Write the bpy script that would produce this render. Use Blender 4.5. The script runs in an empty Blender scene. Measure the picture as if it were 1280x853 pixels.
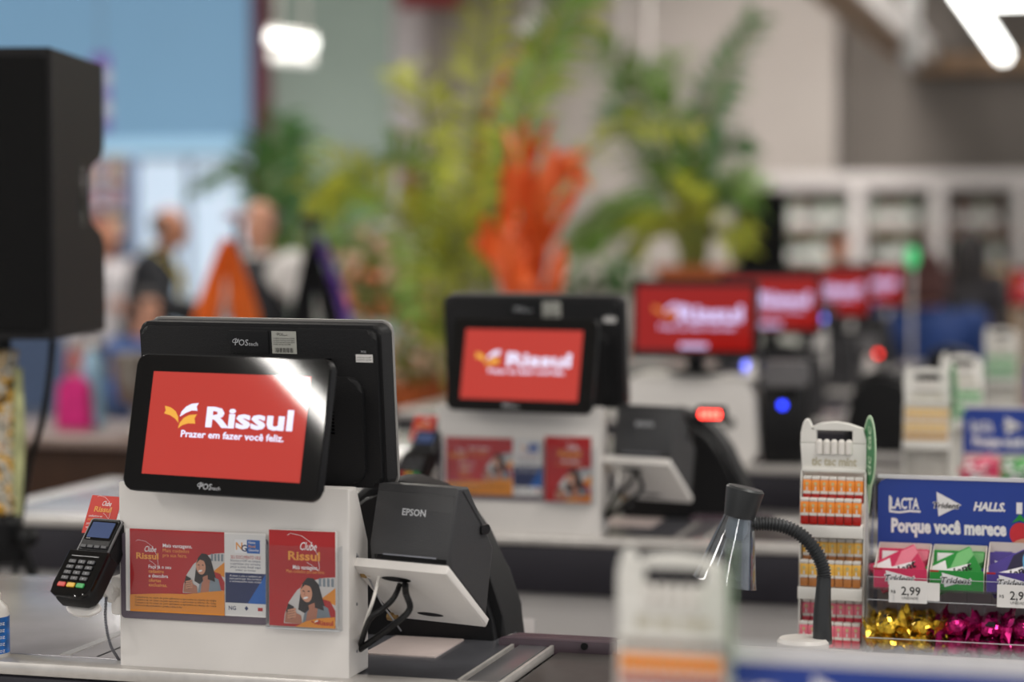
import bpy, bmesh, math, random
import numpy as np
from mathutils import Matrix, Vector, noise
from math import radians as RAD, sin, cos, pi
random.seed(7)
SC = bpy.context.scene
COL = SC.collection

# ------------------------------------------------------------------ camera
FPX, EYE = 2700.0, 1.47
TH, PI_ = math.atan(770/2700), math.atan(128.5/2700)
cam_data = bpy.data.cameras.new('camera')
cam = bpy.data.objects.new('camera', cam_data)
COL.objects.link(cam)
cam.location = (0, 0, EYE)
cam.rotation_euler = (pi/2 - PI_, 0, TH)
cam_data.sensor_width = 36
cam_data.lens = FPX/1280*36
cam_data.clip_end = 200
cam_data.dof.use_dof = True
cam_data.dof.focus_distance = 2.82
cam_data.dof.aperture_fstop = 1.9
SC.camera = cam
# ------------------------------------------------------------------ light
SC.view_settings.view_transform = 'Standard'
SC.view_settings.look = 'None'
SC.view_settings.gamma = 1
SC.view_settings.use_curve_mapping = False
SC.view_settings.exposure = 0.36
world = bpy.data.worlds.new('store_ambient_fill')  # even ambient light added as fill through the room's open sides
SC.world = world
world.use_nodes = True
bg = world.node_tree.nodes['Background']
bg.inputs[0].default_value = (0.93, 0.96, 1.0, 1)
bg.inputs[1].default_value = 0.55

def area(name, loc, sx, sy, power, rot=(0, 0, 0), col=(1, .96, .9)):
    d = bpy.data.lights.new(name, 'AREA')
    d.shape = 'RECTANGLE'; d.size = sx; d.size_y = sy; d.energy = power; d.color = col
    o = bpy.data.objects.new(name, d); COL.objects.link(o)
    o.location = loc; o.rotation_euler = rot
    return o
CEIL = 3.75
for i, (x, y, p) in enumerate([(-3.4, -2.5, 75), (1.2, -2.5, 75), (-4.2, 2.6, 62), (.9, 2.6, 62), (-4.6, 7.2, 75), (1.2, 7.2, 62),
                            (-4.6, 12, 85), (.6, 11.5, 45)]):
    area('ceiling_area_light', (x, y, CEIL-.08), .30, 3.4, p)

area('ceiling_area_light', (-6.9, -3.4, CEIL-.10), .07, 4.4, 85, (0, 0, RAD(-24)))

# ------------------------------------------------------------------ picture geometry -> world points at real distances
RT = Vector((cos(TH), sin(TH), 0)); FH = Vector((-sin(TH), cos(TH), 0))
FW = FH*cos(PI_) + Vector((0, 0, -sin(PI_))); UPV = RT.cross(FW)
CAMP = Vector((0, 0, EYE))
def ray(u, v): return FW + RT*((u-640)/FPX) + UPV*((426.5-v)/FPX)
def at(u, v, d):
    r = ray(u, v); return CAMP + r*(d/r.dot(FH))
def aty(u, v, y):
    r = ray(u, v); return CAMP + r*(y/r.y)
def atz(u, v, z):
    r = ray(u, v); return CAMP + r*((z-EYE)/r.z)

# ------------------------------------------------------------------ materials
def lin(c):
    c = c/255
    return c/12.92 if c <= .04045 else ((c+.055)/1.055)**2.4
def rgb(t): return (lin(t[0]), lin(t[1]), lin(t[2]), 1)
MATS = {}
def mat(name, c, rough=.5, metal=0, emit=0, var=0, scale=20, coat=0, spec=.5, ecol=None, bump=0):
    if name in MATS: return MATS[name]
    m = bpy.data.materials.new(name); m.use_nodes = True
    nt = m.node_tree; b = nt.nodes['Principled BSDF']
    b.inputs['Base Color'].default_value = rgb(c)
    b.inputs['Roughness'].default_value = rough
    b.inputs['Metallic'].default_value = metal
    b.inputs['Specular IOR Level'].default_value = spec
    if coat: b.inputs['Coat Weight'].default_value = coat; b.inputs['Coat Roughness'].default_value = .04
    if emit:
        b.inputs['Emission Color'].default_value = rgb(ecol or c); b.inputs['Emission Strength'].default_value = emit
    if var or bump:
        tc = nt.nodes.new('ShaderNodeTexCoord'); n = nt.nodes.new('ShaderNodeTexNoise')
        n.inputs['Scale'].default_value = scale; n.inputs['Detail'].default_value = 4
        nt.links.new(tc.outputs['Object'], n.inputs['Vector'])
        if var:
            cr = nt.nodes.new('ShaderNodeValToRGB')
            cr.color_ramp.elements[0].position = .3; cr.color_ramp.elements[1].position = .7
            k0 = tuple(max(0, x*(1-var)) for x in c); k1 = tuple(min(255, x*(1+var)) for x in c)
            cr.color_ramp.elements[0].color = rgb(k0); cr.color_ramp.elements[1].color = rgb(k1)
            nt.links.new(n.outputs['Fac'], cr.inputs['Fac']); nt.links.new(cr.outputs['Color'], b.inputs['Base Color'])
        if bump:
            bp = nt.nodes.new('ShaderNodeBump'); bp.inputs['Strength'].default_value = bump; bp.inputs['Distance'].default_value = .002
            nt.links.new(n.outputs['Fac'], bp.inputs['Height']); nt.links.new(bp.outputs['Normal'], b.inputs['Normal'])
    MATS[name] = m
    return m
def clear(name, tint=(255, 255, 255), rough=.03, base=.06, rim=.55):
    """clear plastic: see-through with reflections that grow at grazing angles"""
    if name in MATS: return MATS[name]
    m = bpy.data.materials.new(name); m.use_nodes = True
    nt = m.node_tree; nt.nodes.clear()
    out = nt.nodes.new('ShaderNodeOutputMaterial'); mix = nt.nodes.new('ShaderNodeMixShader')
    tr = nt.nodes.new('ShaderNodeBsdfTransparent'); gl = nt.nodes.new('ShaderNodeBsdfPrincipled')
    lw = nt.nodes.new('ShaderNodeLayerWeight'); lw.inputs['Blend'].default_value = .35
    mr = nt.nodes.new('ShaderNodeMapRange'); mr.inputs['To Min'].default_value = base; mr.inputs['To Max'].default_value = rim
    nt.links.new(lw.outputs['Facing'], mr.inputs['Value'])
    tr.inputs['Color'].default_value = rgb(tint)
    gl.inputs['Base Color'].default_value = (.75, .76, .78, 1); gl.inputs['Roughness'].default_value = rough; gl.inputs['Metallic'].default_value = .9
    nt.links.new(mr.outputs['Result'], mix.inputs['Fac']); nt.links.new(tr.outputs[0], mix.inputs[1]); nt.links.new(gl.outputs[0], mix.inputs[2])
    nt.links.new(mix.outputs[0], out.inputs['Surface'])
    MATS[name] = m
    return m
def wood(name, c1, c2):
    m = bpy.data.materials.new(name); m.use_nodes = True; nt = m.node_tree; b = nt.nodes['Principled BSDF']
    tc = nt.nodes.new('ShaderNodeTexCoord'); mp = nt.nodes.new('ShaderNodeMapping'); mp.inputs['Scale'].default_value = (14, 14, 1.2)
    n = nt.nodes.new('ShaderNodeTexNoise'); n.inputs['Scale'].default_value = 3; n.inputs['Detail'].default_value = 6
    cr = nt.nodes.new('ShaderNodeValToRGB'); cr.color_ramp.elements[0].color = rgb(c1); cr.color_ramp.elements[1].color = rgb(c2)
    nt.links.new(tc.outputs['Object'], mp.inputs['Vector']); nt.links.new(mp.outputs[0], n.inputs['Vector'])
    nt.links.new(n.outputs['Fac'], cr.inputs['Fac']); nt.links.new(cr.outputs['Color'], b.inputs['Base Color'])
    b.inputs['Roughness'].default_value = .5; b.inputs['Specular IOR Level'].default_value = .2
    return m
WHITE = mat('white_metal', (228, 224, 220), .42, var=.02, scale=6)
WHITEP = mat('white_plastic', (226, 222, 216), .35, var=.015, scale=30)
BLACK = mat('black_plastic', (17, 17, 19), .42, spec=.3, bump=.25, scale=600)
BLACKM = mat('black_matte', (24, 24, 26), .6, spec=.3, bump=.3, scale=500)
GLOSS = mat('black_gloss', (5, 5, 6), .04, spec=.4, var=.1)
DGREY = mat('dark_grey_plastic', (56, 56, 58), .45, bump=.2, scale=700)
RUBBER = mat('dark_rubber', (38, 36, 44), .55, spec=.35, var=.06, scale=12)
GREYL = mat('light_grey_panel', (186, 183, 182), .5, var=.03, scale=3)
LIP = mat('brushed_lip', (196, 192, 188), .3, metal=.3, var=.04, scale=40)
STEEL = mat('brushed_steel', (160, 160, 164), .3, metal=.8, var=.10, scale=5)
STEELD = mat('dark_steel', (112, 113, 120), .3, metal=.6, var=.12, scale=9)
BELT = mat('conveyor_belt', (66, 62, 60), .5, var=.05, scale=60)
PLUM = mat('plum_rail', (84, 70, 78), .4, var=.08)
GLASSPLATE = mat('scanner_plate', (196, 182, 178), .35, var=.03)
SILVER = mat('silver_print', (196, 198, 202), .4, var=.02)
WPRINT = mat('white_print', (236, 234, 236), .5, var=.01)
PAPER = mat('paper', (226, 224, 222), .6, var=.02)
DRED = mat('card_red', (176, 24, 28), .4, var=.04, scale=12)
ORNG = mat('card_orange', (226, 142, 40), .4, var=.04, scale=12)
GOLDT = mat('logo_gold', (232, 158, 66), .4, var=.02)
NAVY = mat('card_navy', (26, 42, 92), .4, var=.08, scale=14)
BLUEC = mat('card_blue', (24, 96, 178), .4, var=.04)
HAIR = mat('print_hair', (34, 26, 28), .5, var=.1)
SKINP = mat('print_skin', (176, 116, 92), .5, var=.05)
SKINL = mat('print_skin_light', (206, 148, 120), .5, var=.05)
JACKET = mat('print_jacket', (120, 132, 142), .5, var=.1)
PALE = mat('print_pale', (204, 200, 198), .5, var=.03)
MAUVE = mat('mauve_acrylic', (96, 86, 98), .3, var=.04)
SCR = mat('screen_red', (60, 30, 28), .03, emit=.68, ecol=(194, 52, 42), spec=.9, var=.02)
SCRW = mat('screen_white', (20, 20, 24), .05, emit=.95, ecol=(226, 226, 250), spec=.4, var=.02)
SCRO = mat('screen_gold', (20, 14, 6), .05, emit=.85, ecol=(236, 172, 70), spec=.4, var=.02)
SCR2 = mat('monitor_red', (24, 3, 3), .12, emit=.44, ecol=(190, 30, 24), spec=.3, var=.02)
SCR2W = mat('monitor_white', (20, 20, 24), .12, emit=.85, ecol=(214, 200, 246), spec=.3, var=.02)
CLEAR = clear('clear_acrylic', (248, 249, 250), .04, .025, .5)
SMOKE = clear('smoky_clear_plastic', (222, 227, 231), .04, .07, .7)

# ------------------------------------------------------------------ mesh builder
def frame(o, yaw=0, tilt=0):
    """plane frame: x to the right, y up (leaning back by tilt), z out of the plane towards -Y"""
    return Matrix.Translation(Vector(o)) @ Matrix.Rotation(yaw, 4, 'Z') @ Matrix.Rotation(pi/2 - tilt, 4, 'X')
def T(x, y, z): return Matrix.Translation(Vector((x, y, z)))
def RZ(a): return Matrix.Rotation(a, 4, 'Z')
def RX(a): return Matrix.Rotation(a, 4, 'X')
def RY(a): return Matrix.Rotation(a, 4, 'Y')
I4 = Matrix.Identity(4)
TXT = {}
def text_geo(s, bold, shear, space):
    k = (s, bold, shear, space)
    if k not in TXT:
        c = bpy.data.curves.new('txt', 'FONT'); c.body = s; c.size = 1; c.offset = bold; c.shear = shear; c.resolution_u = 2
        c.space_character = space; c.fill_mode = 'FRONT'
        o = bpy.data.objects.new('txt', c); COL.objects.link(o)
        dg = bpy.context.evaluated_depsgraph_get(); me = bpy.data.meshes.new_from_object(o.evaluated_get(dg))
        vs = [v.co.copy() for v in me.vertices]; fs = [tuple(p.vertices) for p in me.polygons]
        bpy.data.objects.remove(o); bpy.data.curves.remove(c); bpy.data.meshes.remove(me)
        TXT[k] = (vs, fs)
    return TXT[k]
def rrect(w, h, r, n=5, cx=0, cy=0):
    out = []
    for sx, sy, a0 in ((1, 1, 0), (-1, 1, pi/2), (-1, -1, pi), (1, -1, 1.5*pi)):
        for k in range(n+1):
            a = a0 + k*pi/2/n
            out.append((cx+sx*(w/2-r)+r*cos(a), cy+sy*(h/2-r)+r*sin(a)))
    return out
def ell(cx, cy, a, b, n=24, rot=0, a0=0, a1=2*pi):
    out = []
    full = abs(a1-a0-2*pi) < 1e-6
    for k in range(n if full else n+1):
        t = a0+(a1-a0)*k/n; x, y = a*cos(t), b*sin(t)
        out.append((cx+x*cos(rot)-y*sin(rot), cy+x*sin(rot)+y*cos(rot)))
    return out
def spline(pts, n=8):
    P = [Vector(p) for p in pts]; P = [P[0]*2-P[1]]+P+[P[-1]*2-P[-2]]
    out = []
    for i in range(1, len(P)-2):
        for k in range(n):
            t = k/n; a, b, c, d = P[i-1:i+3]
            out.append(.5*((2*b)+(c-a)*t+(2*a-5*b+4*c-d)*t*t+(3*b-a-3*c+d)*t**3))
    out.append(P[-2].copy())
    return out
class MB:
    def __init__(s): s.V = []; s.F = []; s.I = []; s.S = []; s.M = []
    def mi(s, m):
        if m not in s.M: s.M.append(m)
        return s.M.index(m)
    def raw(s, vs, fs, m, M=I4, smooth=True):
        b = len(s.V); s.V += [M @ Vector(v) for v in vs]; i = s.mi(m)
        for f in fs: s.F.append(tuple(b+k for k in f)); s.I.append(i); s.S.append(smooth and len(f) < 5)
        return s
    def bm(s, bm, m, M=I4, smooth=True):
        bm.verts.index_update()
        s.raw([v.co.copy() for v in bm.verts], [[v.index for v in f.verts] for f in bm.faces], m, M, smooth); bm.free(); return s
    def box(s, c, d, m, bev=0, M=I4, seg=2):
        bm = bmesh.new(); bmesh.ops.create_cube(bm, size=1, matrix=T(*c) @ Matrix.Diagonal((d[0], d[1], d[2], 1)))
        if bev: bmesh.ops.bevel(bm, geom=bm.edges[:], offset=bev, segments=seg, affect='EDGES', profile=.5)
        return s.bm(bm, m, M)
    def plate(s, poly, M, m, h0, h1, bev=0, seg=2, edge=None):
        """polygon in the frame's xy plane, extruded from h0 to h1 along the frame's z"""
        a = sum(poly[i-1][0]*poly[i][1]-poly[i][0]*poly[i-1][1] for i in range(len(poly)))
        if a < 0: poly = poly[::-1]
        bm = bmesh.new()
        lo = [bm.verts.new((x, y, h0)) for x, y in poly]; hi = [bm.verts.new((x, y, h1)) for x, y in poly]
        n = len(poly); bm.faces.new(lo[::-1]); top = bm.faces.new(hi)
        for i in range(n): bm.faces.new((lo[i], lo[(i+1) % n], hi[(i+1) % n], hi[i]))
        if bev:
            es = [e for e in bm.edges if abs(e.verts[0].co.z-e.verts[1].co.z) < 1e-9]
            bmesh.ops.bevel(bm, geom=es, offset=bev, segments=seg, affect='EDGES', profile=.5)
        return s.bm(bm, m, M)
    def flat(s, poly, M, m, h=0):
        a = sum(poly[i-1][0]*poly[i][1]-poly[i][0]*poly[i-1][1] for i in range(len(poly)))
        if a < 0: poly = poly[::-1]
        return s.raw([(x, y, h) for x, y in poly], [tuple(range(len(poly)))], m, M, False)
    def rect(s, x0, y0, x1, y1, M, m, h=0): return s.flat([(x0, y0), (x1, y0), (x1, y1), (x0, y1)], M, m, h)
    def line(s, pts, w, M, m, h=0):
        for (x0, y0), (x1, y1) in zip(pts, pts[1:]):
            dx, dy = x1-x0, y1-y0; L = math.hypot(dx, dy) or 1; nx, ny = -dy/L*w/2, dx/L*w/2
            s.flat([(x0+nx, y0+ny), (x0-nx, y0-ny), (x1-nx, y1-ny), (x1+nx, y1+ny)], M, m, h)
        return s
    def text(s, t, x, y, size, M, m, h=.0004, bold=0, shear=0, align='L', width=None, space=1, rot=0):
        vs, fs = text_geo(t, bold, shear, space)
        x0 = min(v.x for v in vs); x1 = max(v.x for v in vs)
        k = size; kx = size if width is None else width/(x1-x0)
        off = {'L': -x0, 'C': -(x0+x1)/2, 'R': -x1}[align]
        R = Matrix.Rotation(rot, 4, 'Z')
        return s.raw([R @ Vector(((v.x+off)*kx, v.y*k, 0)) for v in vs], fs, m, M @ T(x, y, h), False)
    def tube(s, pts, r, m, seg=8, M=I4, caps=True):
        P = [Vector(p) for p in pts]; n = len(P); rr = r if isinstance(r, (list, tuple)) else [r]*n
        vs = []; fs = []; nrm = None
        for i, p in enumerate(P):
            t = (P[min(i+1, n-1)]-P[max(i-1, 0)]).normalized()
            if nrm is None: nrm = t.orthogonal().normalized()
            nrm = (nrm-t*nrm.dot(t)).normalized(); b = t.cross(nrm)
            for k in range(seg):
                a = 2*pi*k/seg; vs.append(p+(nrm*cos(a)+b*sin(a))*rr[i])
        for i in range(n-1):
            for k in range(seg):
                a = i*seg+k; b2 = i*seg+(k+1) % seg; fs.append((a, b2, b2+seg, a+seg))
        if caps: fs.append(tuple(range(seg))[::-1]); fs.append(tuple((n-1)*seg+k for k in range(seg)))
        return s.raw(vs, fs, m, M)
    def lathe(s, prof, m, seg=24, M=I4, sx=1, sy=1):
        vs = []; fs = []
        for r, z in prof:
            for k in range(seg): a = 2*pi*k/seg; vs.append((r*cos(a)*sx, r*sin(a)*sy, z))
        for i in range(len(prof)-1):
            for k in range(seg):
                a = i*seg+k; b = i*seg+(k+1) % seg; fs.append((a, b, b+seg, a+seg))
        if prof[0][0] > 1e-6: fs.append(tuple(range(seg))[::-1])
        if prof[-1][0] > 1e-6: fs.append(tuple((len(prof)-1)*seg+k for k in range(seg)))
        return s.raw(vs, fs, m, M)
    def ball(s, c, r, m, M=I4, seg=16):
        r = r if isinstance(r, (tuple, list)) else (r, r, r)
        bm = bmesh.new(); bmesh.ops.create_uvsphere(bm, u_segments=seg, v_segments=max(6, seg//2), radius=1, matrix=T(*c) @ Matrix.Diagonal((*r, 1)))
        return s.bm(bm, m, M)
    def mesh(s, name):
        me = bpy.data.meshes.new(name); me.from_pydata([tuple(v) for v in s.V], [], s.F)
        for m in s.M: me.materials.append(m)
        me.polygons.foreach_set('material_index', s.I); me.update(); me.set_sharp_from_angle(angle=RAD(32))
        me.polygons.foreach_set('use_smooth', s.S); me.update(); return me
    def build(s, name, parent=None, loc=None, rz=0, label=None):
        o = bpy.data.objects.new(name, s.mesh(name)); COL.objects.link(o)
        if parent: o.parent = parent
        if loc is not None: o.location = loc
        if rz: o.rotation_euler = (0, 0, rz)
        if label: o['label'] = label
        return o
def tag(o, label, cat, group=None, kind=None):
    o['label'] = label; o['category'] = cat
    if group: o['group'] = group
    if kind: o['kind'] = kind
    return o
def thing(name, label, cat, loc, rz=0, group=None):
    o = bpy.data.objects.new(name, None); COL.objects.link(o); o.empty_display_size = .05
    o.location = loc; o.rotation_euler = (0, 0, rz)
    return tag(o, label, cat, group)
def struct(mb, name):
    o = mb.build(name); o['kind'] = 'structure'; return o
def copy_tree(o, parent=None):
    c = o.copy(); COL.objects.link(c); c.parent = parent
    for ch in [x for x in KIDS(o)]: copy_tree(ch, c)
    return c
def KIDS(o): return list(o.children)
def dup(o, label, off=(0, 0, 0), group=None):
    c = copy_tree(o); c.location = o.location+Vector(off); c['label'] = label
    if group: c['group'] = group
    return c
def recolor(o, pairs):
    """give a copied thing its own meshes with other materials"""
    for x in [o]+KIDS(o):
        if x.type == 'MESH':
            x.data = x.data.copy()
            for i, m in enumerate(x.data.materials):
                if m in pairs: x.data.materials[i] = pairs[m]

# ------------------------------------------------------------------ the store shell
FLOORM = mat('floor_tile', (176, 172, 168), .35, var=.04, scale=3)
WALLD = mat('wall_dimmed', (112, 105, 99), .8, var=.03, scale=1.5)  # dimmer light on the right back wall put into a darker tone
WALLW = mat('wall_white', (172, 164, 158), .8, var=.02, scale=1.2)
BLUEG = mat('daylit_blue_glass', (120, 160, 190), .6, var=.03, scale=.8, emit=.42, ecol=(132, 172, 202))  # upper blue glass, daylight put into it as an even glow
GREENG = mat('glass_grey_green', (158, 172, 160), .25, var=.05, scale=.9, emit=.22)
DAYL = mat('daylit_door_glass', (190, 206, 222), .3, emit=.66, ecol=(198, 214, 230), var=.02, scale=2)
DAYLB = mat('daylit_transom', (150, 190, 215), .3, emit=.5, ecol=(178, 216, 238), var=.02, scale=2)
REDP = mat('post_red', (150, 84, 100), .5, var=.06)
REDS = mat('stripe_red', (160, 28, 34), .5, var=.05)
BEAMW = mat('beam_wood', (140, 112, 86), .55, var=.12, scale=7)
CEILM = mat('ceiling_paint', (206, 202, 198), .8, var=.02)
struct(MB().box((-4, 7, -.05), (26, 28, .1), FLOORM), 'floor')
struct(MB().box((-4, 7, CEIL+.06), (26, 28, .1), CEILM), 'ceiling')
YB = 17.2
xc = aty(1045, 215, 16.7).x
struct(MB().box(((xc+9)/2, YB+.1, CEIL/2), (9-xc, .2, CEIL), WALLD), 'wall_back')
xl_ = aty(540, 215, 16.7).x
struct(MB().box(((xc+xl_)/2, 16.7+.35, CEIL/2), (xc-xl_, .7, CEIL), WALLW), 'wall_centre')
x3 = aty(497, 215, 16.5).x
m = MB().box(((xl_+x3)/2, 16.62, CEIL/2), (xl_-x3, .5, CEIL), mat('column_white', (226, 218, 218), .7, var=.02))
struct(m, 'trim_1')
p0, p1 = aty(505, 212, 16.36), aty(526, 272, 16.36)
tag(MB().box(((p0.x+p1.x)/2, 16.345, (p0.z+p1.z)/2), (p1.x-p0.x, .04, p0.z-p1.z), REDS, .01).build('wall_sign'), 'small red upright sign on the white column left of the tall palm', 'sign')
p0, p1 = aty(500, 9, 16.3), aty(575, 9, 16.3)
m = MB().box(((p0.x+p1.x)/2, 16.3, p0.z+.3), (p1.x-p0.x, .12, .6), REDS, .01); struct(m, 'trim_2')
x4, x5 = aty(338, 215, 16.5).x, aty(318, 215, 16.5).x
zs = aty(300, 172, 16.5).z
m = MB().box(((x3+x4)/2, 16.6, CEIL/2), (x3-x4, .1, CEIL), GREENG); struct(m, 'window_3')
m = MB().box(((x4+x5)/2, 16.52, CEIL/2), (x4-x5, .2, CEIL), REDP, .01); struct(m, 'trim_3')
m = MB().box((x5/2-7.5, 16.6, (zs+CEIL)/2), (x5+15+(-x5)-x5-0, .1, CEIL-zs), BLUEG)
m = MB().box(((x5-15)/2, 16.6, (zs+CEIL)/2), (x5+15, .1, CEIL-zs), BLUEG); struct(m, 'wall_left')
xd = aty(150, 215, 16.5).x; zt = aty(250, 196, 16.5).z
m = MB().box(((x5+xd)/2, 16.6, zt/2), (x5-xd, .06, zt), DAYL); struct(m, 'window_1')
m = MB().box(((x5-15)/2, 16.6, (zs+zt)/2), (x5+15, .06, zs-zt), DAYLB); struct(m, 'window_2')
FRM = mat('door_frame', (190, 200, 212), .4, metal=.2, var=.02)
m = MB()
for x in (xd+.02, (x5+xd)/2, x5-.03): m.box((x, 16.55, zt/2), (.05, .06, zt), FRM, .005)
m.box(((x5+xd)/2, 16.55, zt), (x5-xd, .06, .05), FRM, .005)
struct(m, 'door_1')
STF = mat('shopfront_blue', (110, 130, 166), .6, var=.06)
m = MB().box(((xd-15)/2, 16.6, zt/2), (xd+15, .08, zt), STF); struct(m, 'wall_shopfront')
m = MB().box((xd-.06, 16.5, zt/2), (.13, .12, zt), mat('post_blue', (84, 104, 140), .5), .01); struct(m, 'trim_4')
# beams under the ceiling at the back right
yb = 17.0
def slab(u0, v0, u1, v1, y, dep, m_, name):
    a, b = aty(u0, v0, y), aty(u1, v1, y)
    struct(MB().box(((a.x+b.x)/2, y+dep/2, (a.z+b.z)/2), (abs(b.x-a.x), dep, abs(a.z-b.z)), m_, .01), name)
slab(1140, 68, 1420, 86, 16.9, .25, BEAMW, 'trim_5')
a = aty(1128, 84, 16.85); zb = a.z
ex = aty(1166, 80, 16.85).x
m = MB()
m.box(((a.x+ex)/2, 11.4, zb+.01), (ex-a.x, 10.9, .02), BEAMW)
m.box(((a.x+ex)/2+.01, 11.4, zb+.10), (ex-a.x-.02, 10.9, .16), BEAMW)
m.box((ex+.015, 11.4, zb+.10), (.03, 10.9, .18), mat('beam_rail', (196, 188, 184), .5, var=.03), .005)
struct(m, 'trim_6')
# tube lamps
TUBE = mat('tube_light', (255, 255, 250), .4, emit=5.5, var=.001)
def tube_lamp(p, q, label, r=.05, drop=True):
    c = (Vector(p)+Vector(q))/2
    t = thing('tube_lamp', label, 'lamp', c, group='tube lamps')
    m = MB().tube([Vector(p)-c, Vector(q)-c], r, TUBE, 12); m.build('tube', t)
    d = (Vector(q)-Vector(p)).normalized(); h = MB()
    h.tube([Vector(p)-c+Vector((0, 0, r*.9)), Vector(q)-c+Vector((0, 0, r*.9))], r*.7, WHITEP, 8)
    h.build('housing', t)
    for k in (.2, .8):
        b = Vector(p).lerp(Vector(q), k)
        MB().tube([b-c+Vector((0, 0, r)), Vector((b.x, b.y, CEIL))-c], .008, WHITEP, 6).build('suspension_rod', t)
    return t
e1 = at(1254, 68, 16.2); 
tube_lamp((e1.x, e1.y-6.5, e1.z), (e1.x, e1.y, e1.z), 'long bright tube lamp slanting in at the top right corner')
e2 = at(1236, -3, 11); tube_lamp((e2.x, e2.y, e2.z), (e2.x+1.2, e2.y, e2.z), 'bright tube lamp cut by the top edge at the far right', .05)
a, b = at(335, 46, 12.5), at(394, 55, 12.5); t = tube_lamp(a, b, 'reflection of a ceiling lamp in the grey-green glass, built as a glowing tube', .034); recolor(t, {TUBE: mat('reflection_soft', (255, 255, 250), .4, emit=2.4, var=.001)})  # ceiling lamp reflected in the glass, built as a glowing tube
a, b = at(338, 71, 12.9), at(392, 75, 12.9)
t = tube_lamp(a, b, 'fainter lamp reflection just below the bright one, built as a dim tube before grey-green glass', .034)  # second, fainter image of the reflected lamp, built as a dim tube
REFLD = mat('reflection_dim', (225, 225, 220), .4, emit=.62, var=.001)
recolor(t, {TUBE: REFLD})
x1 = at(1138, 30, 14.5); tag(MB().box((0, 0, .35), (.12, .12, .9), mat('duct', (170, 168, 166), .5, var=.03), .02).build('hanging_post', loc=(x1.x, x1.y, x1.z-.2)), 'pale square post hanging beside the slanting beam at top right', 'post')
# glints high among the palms, built as small glowing spotlights
GLINTM = mat('glint_glow', (255, 250, 235), .4, emit=4, var=.001)
def glint(u, v, d, lab):
    t = thing('ceiling_glint', lab, 'lamp', at(u, v, d), group='small glints')
    MB().lathe([(.0, -.004), (.035, -.004), (.035, 0)], GLINTM, 12, RX(pi/2)).build('lens', t)
    MB().lathe([(.04, -.002), (.045, .02), (.045, .12), (.03, .14)], WHITEP, 12, RX(-pi/2)).build('housing', t)
    MB().tube([(0, .1, 0), (0, .1, CEIL-t.location.z)], .01, WHITEP, 6).build('suspension_rod', t)
for u, v, d, l in ((655, 36, 12, 'bright glint built as a small spotlight by the top of the tall palm, lower one of the close pair'), (668, 22, 12.4, 'bright glint built as a small spotlight by the top of the tall palm, upper one of the close pair'),
                   (774, 102, 14, 'bright glint built as a small spotlight left of the far right palm crown'), (806, 90, 14.2, 'bright glint built as a small spotlight in the crown of the right palm')): glint(u, v, d, l)
s = bpy.data.lights.new('wall_washer', 'SPOT'); s.energy = 620; s.spot_size = RAD(46); s.spot_blend = .8; s.shadow_soft_size = .3; s.color = (1, .95, .9)
o = bpy.data.objects.new('wall_washer', s); COL.objects.link(o); o.location = (-1.9, 11.6, 3.4)
tgt = aty(965, 190, 16.7); o.rotation_euler = (tgt-o.location).to_track_quat('-Z', 'Y').to_euler()

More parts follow.
